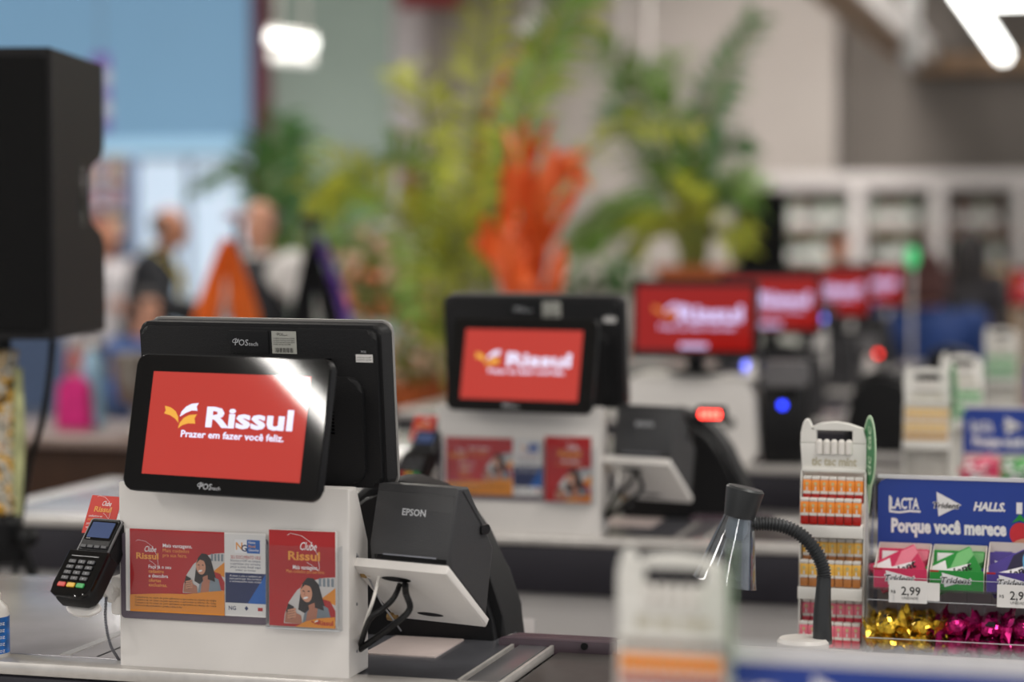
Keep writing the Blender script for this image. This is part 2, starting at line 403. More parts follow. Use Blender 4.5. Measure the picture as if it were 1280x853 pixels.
# ------------------------------------------------------------------ checkout counters
Y1, PITCH, ZC = 2.512, 1.33, .92
XL = -2.235
BXL = -1.242
def arch_profile(w=.265, h=.235):
    pts = [(0, 0), (.018, .12), (.035, .19)] + [(.035+.05*(1-cos(a)), .19+.04*sin(a)) for a in (pi/6, pi/3, pi/2)]
    pts += [(.11, .232), (.15, .22), (.185, .195), (.215, .155), (.24, .10), (.257, .05), (.265, 0)]
    return [(x*w/.265, z*h/.235) for x, z in pts]
LED = mat('red_led', (255, 60, 50), .4, emit=11, ecol=(255, 60, 50), var=.001)
def counter(n, xr, ax, led, label, hl):
    c = thing('checkout_counter', label, 'counter', (0, Y1+PITCH*(n-1), 0), group='checkout counters')
    xm, d1, d2 = -.93, .66, .31
    L = [(XL, 0), (xr, 0), (xr, d2), (xm+.15, d2), (xm+.06, d1), (XL, d1)]
    MB().plate([(x+(.012 if x == XL else 0), y+.012) for x, y in L], I4, GREYL, 0, .885, .003).build('body', c)
    MB().box(((XL+xr)/2, .0, .857), (xr-XL, .026, .088), RUBBER, .006).box((XL, d1/2, .857), (.026, d1, .088), RUBBER, .006).build('bumper', c)
    MB().box(((XL+xr)/2, .012, .911), (xr-XL, .05, .02), LIP, .007).box((XL+.01, d1/2, .911), (.05, d1, .02), LIP, .007).build('edge_lip', c)
    MB().plate([(XL+.03, .035), (xm+.13, .035), (xm+.13, d2), (xm+.04, d1), (XL+.03, d1)], I4, STEELD, .885, .918, .002).build('steel_top', c, label='brushed steel bagging top')
    BAG = mat('bagging_steel', (178, 176, 180), .25, metal=.35, var=.08, scale=6)
    m = MB().plate([(XL+.04, .045), (BXL-.02, .045), (BXL-.02, d1-.02), (XL+.04, d1-.02)], I4, BAG, .914, .9195, .0015)
    m.box((-1.345, d1/2, .9197), (.014, d1-.10, .0016), LIP).box((-1.298, d1/2, .9196), (.003, d1-.10, .0012), BLACKM); m.build('bagging_plate', c, label='paler steel bagging plate')
    m = MB().box((xm+.135, d2/2+.01, .918), (.004, d2-.03, .006), LIP).box((xm+.163, d2/2+.01, .914), (.04, d2-.03, .012), STEEL, .002).box((xm+.19, d2/2+.01, .916), (.005, d2-.03, .012), LIP, .001)
    m.build('belt_seam', c)
    MB().box(((xm+.195+xr)/2, d2/2+.01, .898), (xr-xm-.195, d2-.05, .03), BELT, .006).build('conveyor_belt', c)
    m = MB().box(((xm+.12+xr)/2, d2-.008, .905), (xr-xm-.12, .02, .05), LIP, .006); m.build('back_rail', c)
    m = MB().plate([(xm+.115, d2-.03), (xm+.27, d2-.03), (xm+.285, d2-.005), (xm+.27, d2+.012), (xm+.13, d2+.012)], I4, PLUM, .905, .930, .005)
    m.lathe([(.005, 0), (.005, .002)], BLACK, 10, T(xm+.235, d2-.0305, .923) @ RX(pi/2)); m.build('belt_end_cap', c, label='plum plastic cap of the conveyor')
    MB().box((xm+.01, .235, .9185), (.10, .13, .004), GLASSPLATE, .0015).build('scanner_plate', c)
    A = Matrix(((1, 0, 0, 0), (0, 0, 1, 0), (0, 1, 0, 0), (0, 0, 0, 1)))
    ap = arch_profile()
    m = MB().plate(ap, T(ax, d2+.02, .90) @ A, BLACKM, 0, .10, .008, 3)
    m.plate([(x*.93+.009, z*.93) for x, z in ap], T(ax, d2-.002, .90) @ A, BLACK, 0, .03, .004)
    sh = thing('scanner_hood', hl, 'scanner', (0, Y1+PITCH*(n-1), 0), 0, 'black scanner hoods'); m.build('hood_shell', sh)
    if led:
        m = MB().box((ax+.19, d2-.005, 1.128), (.062, .03, .032), GLOSS, .008); d = m.build('price_readout', sh)
        m = MB()
        for k in range(4): m.plate(rrect(.0075, .014, .003), frame((ax+.19-.0165+.011*k, d2-.0205, 1.128)), LED, 0, .001)
        m.build('digits', d, label='glowing red digits')
    return c
counter(1, .62, -1.082, False, 'nearest checkout counter under the sharp red advert screen, steel top and dark bumper', 'black rounded scanner hood behind the sharp printer')
counter(2, .62, -.968, True, 'second checkout counter, behind the gooseneck lamp, its pale front below a dark bumper', 'black rounded scanner hood with the glowing red readout')
counter(3, .62, -.70, False, 'third checkout counter carrying the first wide red monitor', 'black rounded scanner hood right of the blue-lit ticket printer')
counter(4, .62, -.64, False, 'fourth checkout counter carrying the second wide red monitor from the left', 'black rounded scanner hood under the second wide monitor')
counter(5, -.95, -1.22, False, 'fifth checkout counter carrying the third wide red monitor from the left', 'black rounded scanner hood under the third wide monitor')
counter(6, -.95, -1.22, False, 'farthest checkout counter carrying the smallest red monitor', 'black rounded scanner hood under the smallest wide monitor')

# ------------------------------------------------------------------ writing and pictures
def swoosh(s, ox, oy):
    return [(ox+x*s, oy+y*s) for x, y in ((0, .3), (.1, .36), (.45, .30), (.75, .1), (.95, -.25), (1.0, -.62), (.98, -.72), (.9, -.68), (.75, -.55), (.6, -.48))]
def wings(mb, M, x, y, s, w, o, h):
    """three leaf-like petals, s = overall height"""
    X = 1.36
    mb.flat([(x+a*s*X, y+b*s) for a, b in ((0, .56), (.05, .68), (.0, .86), (.22, .80), (.40, .66), (.50, .46), (.54, .22), (.40, .38), (.22, .50))], M, o, h)
    mb.flat([(x+a*s*X, y+b*s) for a, b in ((.56, .46), (.60, .66), (.74, .86), (.92, .98), (1.16, 1.02), (1.10, .88), (1.14, .72), (.94, .72), (.76, .62))], M, w, h)
    mb.flat([(x+a*s*X, y+b*s) for a, b in ((.54, 0), (.58, .22), (.70, .42), (.88, .54), (1.14, .58), (1.07, .42), (1.12, .22), (.88, .22), (.68, .14))], M, o, h)
def ad(mb, M, w, h, red, white, gold, z=.0004):
    """red advert screen: w x h with its lower left corner at 0,0"""
    mb.rect(0, 0, w, h, M, red, z)
    wings(mb, M, .10*w, .452*h, .25*h, white, gold, z+.0003)
    mb.text('Rissul', .375*w, .487*h, .265*h, M, white, z+.0003, .034, 0, 'L', .545*w)
    mb.text('Prazer em fazer você feliz.', .225*w, .375*h, .092*h, M, white, z+.0003, .026, 0, 'L', .65*w)
def postech(mb, M, x, y, s, m, h):
    mb.text('POS', x, y, s, M, m, h, .0, .12, 'L', s*1.75)
    mb.text('tech', x+s*1.78, y, s*.62, M, m, h, .0, .05, 'L', s*1.2)
    mb.line(ell(x+s*.12, y+s*.55, s*.42, s*.2, 20, .35, 1.0, 6.6), s*.07, M, m, h)
def woman(mb, M, x, y, w, h, z=.0002):
    P = lambda pts: [(x+a*w, y+b*h) for a, b in pts]
    E = lambda cx, cy, a, b, r=0: [(x+px*w, y+py*h) for px, py in ell(cx, cy, a, b, 18, r)]
    k = .00012
    mb.flat(P(((0, 0), (.02, .2), (.10, .45), (.26, .70), (.5, .9), (.78, .98), (1, 1), (1, 0))), M, PALE, z)
    for i in range(4): mb.flat(P(((.68+.08*i, .80), (.73+.08*i, .80), (.73+.08*i, .97), (.68+.08*i, .97))), M, JACKET, z+k)
    mb.flat(P(((.70, .52), (1, .78), (1, .42))), M, ORNG, z+k)
    mb.flat(P(((.72, .55), (.9, .5), (1, .30), (1, .1), (.7, .1))), M, DRED, z+1.5*k)
    mb.flat(P(((.28, .30), (.32, .60), (.36, .84), (.46, .97), (.58, .96), (.68, .84), (.74, .6), (.80, .38), (.62, .26), (.42, .22))), M, HAIR, z+2*k)
    mb.flat(P(((.36, .0), (.40, .22), (.52, .34), (.74, .42), (.86, .36), (.92, .1), (.9, 0))), M, JACKET, z+3*k)
    mb.flat(P(((.42, 0), (.46, .26), (.54, .36), (.66, .34), (.62, 0))), M, SKINP, z+4*k)
    mb.flat(P(((.48, .40), (.60, .46), (.62, .30), (.50, .28))), M, SKINP, z+4.5*k)
    mb.flat(P(((.60, .36), (.68, .70), (.75, .5), (.78, .3))), M, HAIR, z+5*k)
    mb.flat(E(.44, .66, .115, .20, .12), M, SKINL, z+5*k)
    mb.flat(P(((.33, .72), (.40, .90), (.55, .88), (.6, .7), (.5, .80), (.42, .82))), M, HAIR, z+6*k)
    mb.flat(E(.43, .55, .05, .022, .3), M, WPRINT, z+6*k)
    for ex in (.39, .49): mb.flat(E(ex, .69, .025, .012), M, HAIR, z+6*k)
    mb.line(P(((.42, .68), (.40, .61), (.43, .605))), .012*w, M, SKINP, z+6*k)
    mb.flat(P(((.02, .02), (.05, .30), (.16, .36), (.26, .22), (.34, .18), (.36, 0))), M, SKINP, z+6*k)
    mb.flat(P(((.05, .26), (.09, .42), (.20, .36), (.22, .14), (.14, .1))), M, HAIR, z+7*k)
    for i in range(4): mb.line(P(((.08, .12+.05*i), (.24, .16+.05*i))), .035*w, M, SKINL, z+8*k)
def clube(mb, M, x, y, s, z=.0003):
    """club logo, s = its width"""
    mb.line(swoosh(s, x-.02*s, y+.42*s), .012*s, M, WPRINT, z)
    mb.text('Clube', x+.38*s, y+.30*s, .34*s, M, WPRINT, z+.0001, .01, .35, 'L', .52*s)
    mb.text('Rissul', x, y, .36*s, M, GOLDT, z+.0001, .03, 0, 'L', s)

# ------------------------------------------------------------------ checkout station with a two-sided till (first two lanes)
def Lc(t, p):
    return RZ(-t.rotation_euler[2]) @ (Vector(p)-t.location)
YZ = Matrix(((0, 0, 1, 0), (1, 0, 0, 0), (0, 1, 0, 0), (0, 0, 0, 1)))
W1 = ('standing on the nearest counter', 'standing on the second counter')
BX, BW, BH = -1.242, .314, .238
def build_station():
    R = {}
    # white metal stand
    st = thing('till_stand', '', 'stand', (BX+BW/2, Y1, ZC), 0, 'white till stands'); R['stand'] = st
    prof = [(0, 0), (.072, 0), (.072, .165), (.03, BH), (0, BH)]
    m = MB().plate(prof, T(-BW/2, .002, 0) @ YZ, WHITE, 0, BW, .003)
    for z in (.03, .09, .15): m.lathe([(.0022, 0), (.0022, .001)], STEELD, 8, T(BW/2-.0005, .03, z) @ RY(pi/2))
    m.build('stand_body', st)
    F = frame((-BW/2, .0015, 0))          # face of the stand: x 0..BW, y 0..BH
    fx = lambda u, v: tuple((F.inverted() @ (aty(u, v, Y1+.002)-st.location)).xy)
    x0, y0 = fx(153, 772); x1, y1 = fx(336, 673)
    m = MB().plate(rrect(x1-x0, y1-y0, .006, 4, (x0+x1)/2, (y0+y1)/2), F, MAUVE, 0, .004, .0012)
    hold = m.build('card_holder', st, label='mauve acrylic card holder')
    MB().rect(x0+.012, y0+.012, x1-.001, y1+.004, F, CLEAR, .0062).build('clear_cover', hold)
    # the wide card in it
    cd = thing('promotion_card', '', 'card', st.location, 0, 'wide promotion cards'); R['card'] = cd
    m = MB()
    ax, ay = x0+.014, y0+.010; cw, chh = x1-x0-.016, y1-y0-.004
    m.plate([(ax-.006, ay), (ax+cw, ay), (ax+cw, ay+chh), (ax-.006, ay+chh)], F, PAPER, .0043, .0050)
    z = .0051; sp = ax+cw*.70
    m.rect(ax, ay, sp, ay+chh, F, DRED, z)
    m.flat([(ax, ay)]+[(ax+(sp-ax)*k/10, ay+chh*(.20+.035*sin(pi*k/10*.9)+(.09*max(0, k-6)/4))) for k in range(11)]+[(sp, ay)], F, ORNG, z+.0007)
    clube(m, F, ax+.009, ay+chh*.64, .031, z+.0001)
    for i, (t, mm, bo) in enumerate((('Mais vantagens.', WPRINT, .02), ('Mais cuidados', GOLDT, 0), ('pra sua feira.', GOLDT, 0))): m.text(t, ax+.046, ay+chh*(.79-.058*i), .0066, F, mm, z+.0001, bo)
    for i, (t, mm) in enumerate((('Faça já o seu', WPRINT), ('cadastro', GOLDT), ('e descubra', WPRINT), ('ofertas', GOLDT), ('exclusivas.', GOLDT))): m.text(t, ax+.026, ay+chh*(.53-.055*i), .0062, F, mm, z+.0001, .015)
    woman(m, F, ax+(sp-ax)*.56, ay+chh*.25, (sp-ax)*.44, chh*.50, z+.0001)
    for i in range(4): m.text('Cadastre-se no caixa ou pelo aplicativo e aproveite as ofertas do clube', ax+.007, ay+chh*(.165-.033*i), .0034, F, BLACKM, z+.0009, 0, 0, 'L', (sp-ax)*(.86 if i < 3 else .5))
    bx0, bx1 = sp+.001, ax+cw
    m.rect(bx0, ay+chh*.16, bx1, ay+chh*.52, F, NAVY, z)
    m.flat([(bx0+(bx1-bx0)*.55, ay+chh*.16), (bx1, ay+chh*.16), (bx1, ay+chh*.52)], F, BLUEC, z+.0001)
    bw = bx1-bx0
    m.rect(bx0+bw*.24, ay+chh*.76, bx0+bw*.54, ay+chh*.92, F, WPRINT, z+.0001); m.rect(bx0+bw*.54, ay+chh*.76, bx0+bw*.86, ay+chh*.92, F, BLUEC, z+.0001)
    m.text('N', bx0+bw*.27, ay+chh*.80, .013, F, GOLDT, z+.0002, .02); m.text('G', bx0+bw*.40, ay+chh*.78, .012, F, NAVY, z+.0002, .02)
    for i, t in enumerate(('Nota', 'Fiscal', 'Gaúcha')): m.text(t, bx0+bw*.58, ay+chh*(.875-.045*i), .0046, F, WPRINT if i != 1 else GOLDT, z+.0002, .01)
    m.text('SEU DOCUMENTO VALE', bx0+bw*.14, ay+chh*.69, .0062, F, DRED, z+.0001, 0, 0, 'L', bw*.74)
    for i, t in enumerate(('Informe o CPF na compra', 'e participe dos sorteios', 'peça a nota fiscal aqui', 'todos os meses')): m.text(t, bx0+bw*.5, ay+chh*(.655-.037*i), .0040, F, NAVY, z+.0001, 0, 0, 'C', bw*(.74 if i < 3 else .5))
    for i, t in enumerate(('Acesse o site e cadastre-se', 'para participar dos sorteios', 'e acompanhe suas notas')): m.text(t, bx0+bw*.5, ay+chh*(.475-.033*i), .0036, F, WPRINT, z+.0002, 0, 0, 'C', bw*.78)
    m.text('NG', bx0+bw*.08, ay+chh*.075, .007, F, NAVY, z+.0001, .02); m.flat(ell(bx0+bw*.52, ay+chh*.10, .0026, .0032, 4), F, NAVY, z+.0001)
    m.rect(bx0+bw*.80, ay+chh*.075, bx0+bw*.92, ay+chh*.115, F, DRED, z+.0001)
    m.build('card_sheet', cd)
    # pocket and leaflet
    x0, y0 = fx(338, 783); x1, y1 = fx(429, 683)
    pk = MB().rect(x0, y0, x1, y1, F, CLEAR, .014)
    pk.rect(x0, y0, x1, y0+.0015, F, SILVER, .0142)
    for xx in (x0, x1-.001): pk.box((xx-BW/2, -.006, (y0+y1)/2), (.001, .013, y1-y0), CLEAR)
    pk.box(((x0+x1)/2-BW/2, -.006, y0), (x1-x0, .013, .0014), CLEAR)
    pk.build('leaflet_pocket', st, label='clear acrylic leaflet pocket')
    lf = thing('promotion_leaflet', '', 'leaflet', st.location, 0, 'upright promotion leaflets'); R['leaflet'] = lf
    a0, b0 = fx(341, 780); a1, b1 = fx(423, 664)
    w, h = a1-a0, b1-b0
    m = MB().plate([(a0, b0), (a1, b0), (a1, b1), (a0, b1)], F, PAPER, .004, .0105)
    z = .0107
    m.rect(a0, b0, a1, b1, F, DRED, z)
    clube(m, F, a0+w*.29, b0+h*.695, w*.48, z+.0001)
    m.text('Mais vantagens.', a0+w*.55, b0+h*.60, .0072, F, WPRINT, z+.0001, .02, 0, 'C', w*.38)
    m.text('Mais cuidados pra sua feira.', a0+w*.55, b0+h*.56, .0062, F, GOLDT, z+.0001, 0, 0, 'C', w*.58)
    woman(m, F, a0+w*.22, b0+h*.03, w*.78, h*.50, z+.0001)
    m.flat([(a0+w*.40, b0), (a0+w*.55, b0+h*.06), (a0+w*.75, b0+h*.10), (a1, b0+h*.12), (a1, b0)], F, ORNG, z+.0014)
    wings(m, F, a0+w*.64, b0+h*.03, .006, WPRINT, DRED, z+.0016)
    m.text('Rissul', a0+w*.74, b0+h*.03, .0085, F, DRED, z+.0016, .03, 0, 'L', w*.23)
    m.build('leaflet_sheet', lf)
    # bracket block on the left and printer shelf on the right belong to the stand
    MB().box((-BW/2-.011, .045, .087), (.021, .05, .05), WHITE, .003).build('side_bracket', st)
    Pn = at(443, 697, 2.70); ya = RAD(-15); Mp = T(*(Pn-st.location)) @ RZ(ya)
    d_ = Vector((.105, -.088)).normalized(); nrm = Vector((d_.y, -d_.x))
    if nrm.y > 0: nrm = -nrm
    L_ = .124
    q = [Vector((0, 0)), d_*L_, d_*L_+nrm*.012, nrm*.012]
    sh = MB().plate([tuple(v) for v in q], Mp @ YZ, WHITE, 0, .142, .0035, 3)
    uy = Matrix(((1, 0, 0, 0), (0, d_.x, nrm.x, 0), (0, d_.y, nrm.y, 0), (0, 0, 0, 1)))
    for cx, cy, a, b in ((.056, .024, .022, .006), (.066, .106, .020, .0045)):
        sh.flat(ell(cx, cy, a, b, 20), Mp @ uy, BLACK, .0124)
    so = sh.build('printer_shelf', st)
    BRASS = mat('brass_bolt', (168, 138, 92), .35, metal=.8, var=.05)
    bl = MB()
    for yy, zz in ((.012, -.022), (.05, -.05), (.07, -.085)): bl.lathe([(.0055, 0), (.0055, .006), (.003, .0065), (.003, .014)], BRASS, 8, Mp @ T(.004, yy, zz) @ RY(pi/2))
    bl.tube([Mp @ Vector((.002, .0, .006)), Mp @ Vector((.02, .03, -.06)), Mp @ Vector((.03, .06, -.1))], .0012, STEEL, 6)
    bl.build('shelf_bolts', so)
    # printer
    pr = thing('receipt_printer', '', 'printer', Pn, ya, 'receipt printers'); R['printer'] = pr
    w0, w1 = .020, .139
    A, Bq, Cq, Dq = Vector((.004, .0)), Vector((.024, .093)), Vector((.050, .092)), Vector((.108, .010))
    Eq = d_*.119
    body = [tuple(A+Vector((.0, .018))), tuple(Bq), tuple(Cq), tuple(Dq), tuple(Eq), tuple(d_*.01)]
    m = MB().plate(body, YZ, DGREY, w0, w1, .0035, 3); bo = m.build('printer_body', pr)
    fwd = (Bq-A).normalized(); fn = Vector((-fwd.y, fwd.x))
    FF = Matrix(((1, 0, 0, 0), (0, fwd.x, fn.x, A.x), (0, fwd.y, fn.y, A.y), (0, 0, 0, 1)))
    hh = (Bq-A).length
    tx = MB().plate([(w0+.003, .018), (w1-.003, .018), (w1-.003, hh-.010), (w0+.003, hh-.010)], FF, DGREY, -.002, .0015, .001)
    tx.text('EPSON', w0+.060, hh-.038, .0118, FF, SILVER, .0019, .022, 0, 'C')
    tx.build('front_cover', pr)
    sl = MB().plate([(w0+.008, .001), (w1-.006, .001), (w1-.004, .017), (w0+.004, .017)], FF, GLOSS, -.006, -.0005)
    sl.rect(w0+.02, .006, w1-.02, .012, FF, STEELD, .0001); sl.build('paper_slot', pr)
    la = MB().plate(rrect(.02, .012, .004), T(w1-.001, .085, .035) @ YZ, BLACK, 0, .004, .001); la.line([(.035, .088), (.085, .035)], .0012, T(w1+.0006, 0, 0) @ YZ, BLACK, 0); la.build('cover_latch', pr)
    # cables
    cb = MB()
    P0 = at(450, 808, 2.735)
    for pts, r in ((((505, 715), (494, 745), (478, 762), (462, 775), (450, 808)), .0036), (((507, 715), (507, 740), (512, 762), (490, 783), (450, 812)), .0042)):
        n = len(pts); cb.tube(spline([at(u, v, 2.70-.045*min(1, k*.9)+(.055 if k == n-1 else 0)+(.03 if k == 0 else 0)) for k, (u, v) in enumerate(pts)], 6), r, BLACK, 8)
    cb.tube(spline([at(476, 712, 2.71), at(468, 745, 2.66), at(458, 775, 2.67), at(450, 800, 2.72)], 6), .0022, WHITEP, 8)
    co = cb.build('printer_cable'); R['cable'] = tag(co, '', 'cable', 'printer cables')
    # two-sided till terminal
    yaw = RAD(-11.5)
    A0 = at(152, 612, 2.70)
    tm = thing('till_terminal', '', 'till', (BX+BW/2, Y1+.035, ZC+BH), 0, 'till terminals'); R['terminal'] = tm
    W, H_ = .290, .1735
    Fd = frame(A0-tm.location, yaw, RAD(12))
    m = MB().plate(rrect(W, H_, .014, 5, W/2, H_/2), Fd, BLACK, -.013, -.001, .003); dp = m.build('customer_display', tm)
    m = MB().plate(rrect(W-.003, H_-.003, .013, 5, W/2, H_/2), Fd, GLOSS, -.001, .0005, .0004)
    ad(m, Fd @ T(.0285, .0215, .0004), .2345, .1295, SCR, SCRW, SCRO)
    postech(m, Fd, W/2-.027, .0065, .0105, SILVER, .0008)
    m.build('display_screen', dp, label='red lit advert screen')
    yb_ = RAD(-8)
    B0 = at(171, 402.5, 2.84)-tm.location
    Wm, Hm = .358, .208
    e = Vector((cos(yb_), sin(yb_), 0))
    Fm = frame(B0, yb_, RAD(-5)) @ T(0, -Hm, 0)
    m = MB().plate(rrect(Wm, Hm, .012, 5, Wm/2, Hm/2), Fm, BLACKM, -.034, -.006, .004, 3)
    m.plate(rrect(Wm-.010, Hm-.008, .012, 5, Wm/2, Hm/2-.001), Fm, BLACKM, -.012, .0, .005, 3)
    m.plate(rrect(Wm*.86, Hm*.66, .02, 5, Wm/2, Hm*.36), Fm, BLACKM, -.004, .006, .005, 3)
    mo = m.build('monitor_shell', tm)
    MB().plate(rrect(Wm+.001, Hm+.006, .013, 5, Wm/2, Hm/2), Fm, mat('shell_rim_lit', (138, 135, 132), .4, var=.03), -.040, -.034, .002).build('monitor_rim', mo, label='rim of the monitor, light on its top edge put in as paler grey')  # paler colour stands in for light on the top bevel
    MB().plate(rrect(Wm-.02, Hm-.02, .006, 3, Wm/2, Hm/2), Fm, GLOSS, -.0415, -.040).build('operator_screen', tm, label='dark cashier side screen')
    m = MB()
    for k in range(22): m.plate([(Wm-.092, .07+.0045*k), (Wm-.066, .07+.0045*k), (Wm-.066, .0722+.0045*k), (Wm-.092, .0722+.0045*k)], Fm, GLOSS, .0055, .0068)
    m.build('vent_slots', mo)
    m = MB().plate(rrect(.058, .030, .001, 2, .170, Hm-.0235), Fm, BLACK, 0, .0015, .0005)
    postech(m, Fm, .149, Hm-.028, .0115, SILVER, .0017)
    m.build('maker_plate', mo)
    m = MB().rect(.2035, Hm-.0375, .2395, Hm-.0085, Fm, mat('sticker', (176, 176, 168), .5, var=.03), .0006)
    postech(m, Fm, .212, Hm-.0145, .005, BLACK, .0008)
    for k in range(4): m.text('modelo terminal serie 0000', .206, Hm-.0185-.0026*k, .0025, Fm, BLACK, .0008, 0, 0, 'L', .031-.006*(k == 3))
    for k in range(16): m.rect(.208+.0017*k, Hm-.036, .208+.0017*k+(.0010 if k % 3 else .0005), Hm-.0300, Fm, BLACK, .0008)
    m.build('serial_sticker', mo, label='pale sticker with a barcode')
    m = MB().rect(Wm-.034, Hm-.046, Wm-.010, Hm-.036, Fm, PAPER, .0006)
    for k in range(2): m.text('patrimonio loja 000', Wm-.032, Hm-.0405-.003*k, .0024, Fm, BLACK, .0008, 0, 0, 'L', .02)
    m.text('POS', Wm-.026, Hm-.034, .004, Fm, SILVER, .0008)
    m.build('asset_sticker', mo, label='small white sticker')
    m = MB().box((0, .0, .012), (.12, .05, .024), BLACK, .006); m.tube([(0, -.0, .02), (.0, .025, .09)], .022, BLACK, 12); m.tube([(0, .02, .09), (-.03, -.03, .10)], .014, BLACK, 10)
    m.build('terminal_neck', tm)
    # card reader on its cradle
    rd = thing('card_reader', '', 'card reader', at(98, 762, 2.75), 0, 'card readers'); R['reader'] = rd
    Fr = frame(at(60, 745, 2.715)-rd.location, RAD(-12), RAD(40)) @ Matrix.Diagonal((.80, .88, 1, 1))
    LW, LL = .079, .137
    m = MB().plate([(.004, .006), (.012, .0), (.062, 0), (.074, .006), (.079, .02), (.079, .075), (.075, .080), (.075, LL-.006), (.070, LL), (.016, LL), (.010, LL-.006), (.010, .080), (.0, .075), (0, .02)], Fr, BLACK, -.026, -.004, .004, 3)
    ro = m.build('reader_body', rd)
    EDGE = mat('reader_edge', (128, 128, 130), .35, metal=.4, var=.03)
    m = MB().plate([(.011, .078), (.075, .078), (.075, LL-.004), (.070, LL-.001), (.016, LL-.001), (.011, LL-.004)], Fr, EDGE, -.004, -.001, .001)
    m.plate([(.014, .080), (.072, .080), (.072, LL-.006), (.069, LL-.003), (.017, LL-.003), (.014, LL-.006)], Fr, BLACK, -.002, .0005, .001)
    m.build('top_fascia', rd)
    m = MB().plate([(.002, .006), (.012, .001), (.062, .001), (.075, .008), (.078, .02), (.078, .078), (.001, .078), (.001, .02)], Fr, GLOSS, -.004, .003, .002)
    m.rect(.012, .067, .066, .0682, Fr, EDGE, .0033)
    m.build('keypad_panel', rd)
    m = MB().plate(rrect(.052, .032, .002, 2, .043, .114), Fr, GLOSS, 0, .0012)
    m.plate(rrect(.045, .026, .001, 2, .043, .1145), Fr, mat('reader_lcd', (66, 80, 116), .1, emit=.12, ecol=(80, 100, 150), var=.03), .0012, .0016)
    m.text('pinpad', .021, .099, .003, Fr, SILVER, .0014); m.build('reader_screen', rd)
    KEY = mat('key_grey', (62, 62, 66), .4, var=.03)
    m = MB()
    for k in range(4): m.plate(rrect(.0115, .005, .001, 2, .0245+.0135*k, .0855), Fr, KEY, .0004, .003, .0008)
    m.build('menu_keys', rd)
    m = MB(); i = 0
    for r in range(4):
        for c in range(3):
            m.plate(rrect(.0145, .0062, .0012, 2, .020+.0185*c, .0575-.0092*r), Fr, KEY, .003, .0048, .0008)
            m.text(('1', '2', '3', '4', '5', '6', '7', '8', '9', '*', '0', '#')[i], .020+.0185*c, .0558-.0092*r, .0045, Fr, SILVER, .0050, 0, 0, 'C'); i += 1
    m.build('number_keys', rd, label='small dark grey keys')
    for c, (nm, colr) in enumerate((('cancel_key', (206, 60, 50)), ('clear_key', (226, 178, 52)), ('enter_key', (52, 162, 84)))):
        MB().plate(rrect(.0155, .0075, .002, 3, .020+.0185*c, .0185), Fr, mat(nm, colr, .4, var=.02), .003, .0052, .001).build(nm, rd, label=['red key', 'yellow key', 'green key'][c])
    m = MB().plate(ell(.042, .006, .034, .014, 24), Fr, WHITE, -.036, -.031, .002)
    m.box((.0, 0, 0), (.012, .02, .03), WHITE, .002, Fr @ T(.05, .05, -.055)); 
    e0 = Fr @ Vector((.05, .05, -.055)); m.tube([e0, st.location+Vector((-BW/2-.012, .045, .087))-rd.location], .007, WHITE, 8); m.build('cradle', rd, label='white cradle plate')
    pc = thing('loyalty_card', '', 'card', at(128, 660, 2.80), 0, 'small red cards in the card readers'); R['pincard'] = pc
    Fc = frame(at(104, 661, 2.795)-pc.location, RAD(-12), RAD(26))
    m = MB().plate([(0, -.006), (.049, -.006), (.049, .046), (0, .046)], Fc, mat('flyer_red', (206, 48, 34), .45, var=.03), 0, .001)
    clube(m, Fc, .010, .024, .028, .0012)
    for k, t in enumerate(('cadastre-se', 'INFORMANDO O CPF', 'para aproveitar as', 'vantagens do clube')): m.text(t, .004, .0165-.0052*k, .0044, Fc, GOLDT if k == 1 else WPRINT, .0013, 0, 0, 'L', (.022, .038, .03, .034)[k])
    m.flat([(.049, .0), (.049, .010), (.038, 0)], Fc, ORNG, .0013); m.build('card_face', pc)
    tp = spline([at(133, 742, 2.76), at(132, 775, 2.72), at(138, 806, 2.735), at(149, 826, 2.80)], 10)
    m = MB()
    for p in tp: m.ball(p, .0022, STEELD, seg=8)
    m.tube(tp, .0008, STEELD, 5)
    R['tether'] = tag(m.build('bead_chain'), '', 'chain', 'bead chains')
    return R
LAB = {
 'stand': ('white metal till stand on the nearest counter, holding the sharp promotion cards', 'white metal till stand on the second counter, its promotion cards blurred'),
 'card': ('sharp wide red and white promotion card on the nearest white stand', 'blurred wide red and white promotion card on the second white stand'),
 'leaflet': ('sharp upright red leaflet of a smiling woman in the nearest clear pocket', 'blurred upright red leaflet of a woman on the second white stand'),
 'printer': ('sharp dark grey receipt printer tilted on the nearest white shelf', 'blurred dark receipt printer on the second stand, left of the red readout'),
 'cable': ('black and white cables hanging under the nearest printer shelf', 'blurred cables under the second printer shelf'),
 'terminal': ('nearest black till terminal with the sharp red advert screen', 'second black till terminal, blurred, its red screen right of the nearest'),
 'reader': ('sharp black card reader with coloured keys left of the nearest stand', 'blurred card reader on the left side of the second white stand'),
 'pincard': ('small red card stuck upright behind the sharp card reader', 'small red card above the blurred second card reader'),
 'tether': ('thin bead chain hanging by the sharp card reader', 'thin bead chain hanging by the blurred second card reader')}
ST = build_station()
for k, o in ST.items():
    o['label'] = LAB[k][0]
    o2 = dup(o, LAB[k][1], (.0, PITCH, 0))
    if k == 'terminal': o2.rotation_euler[2] += RAD(2.6)

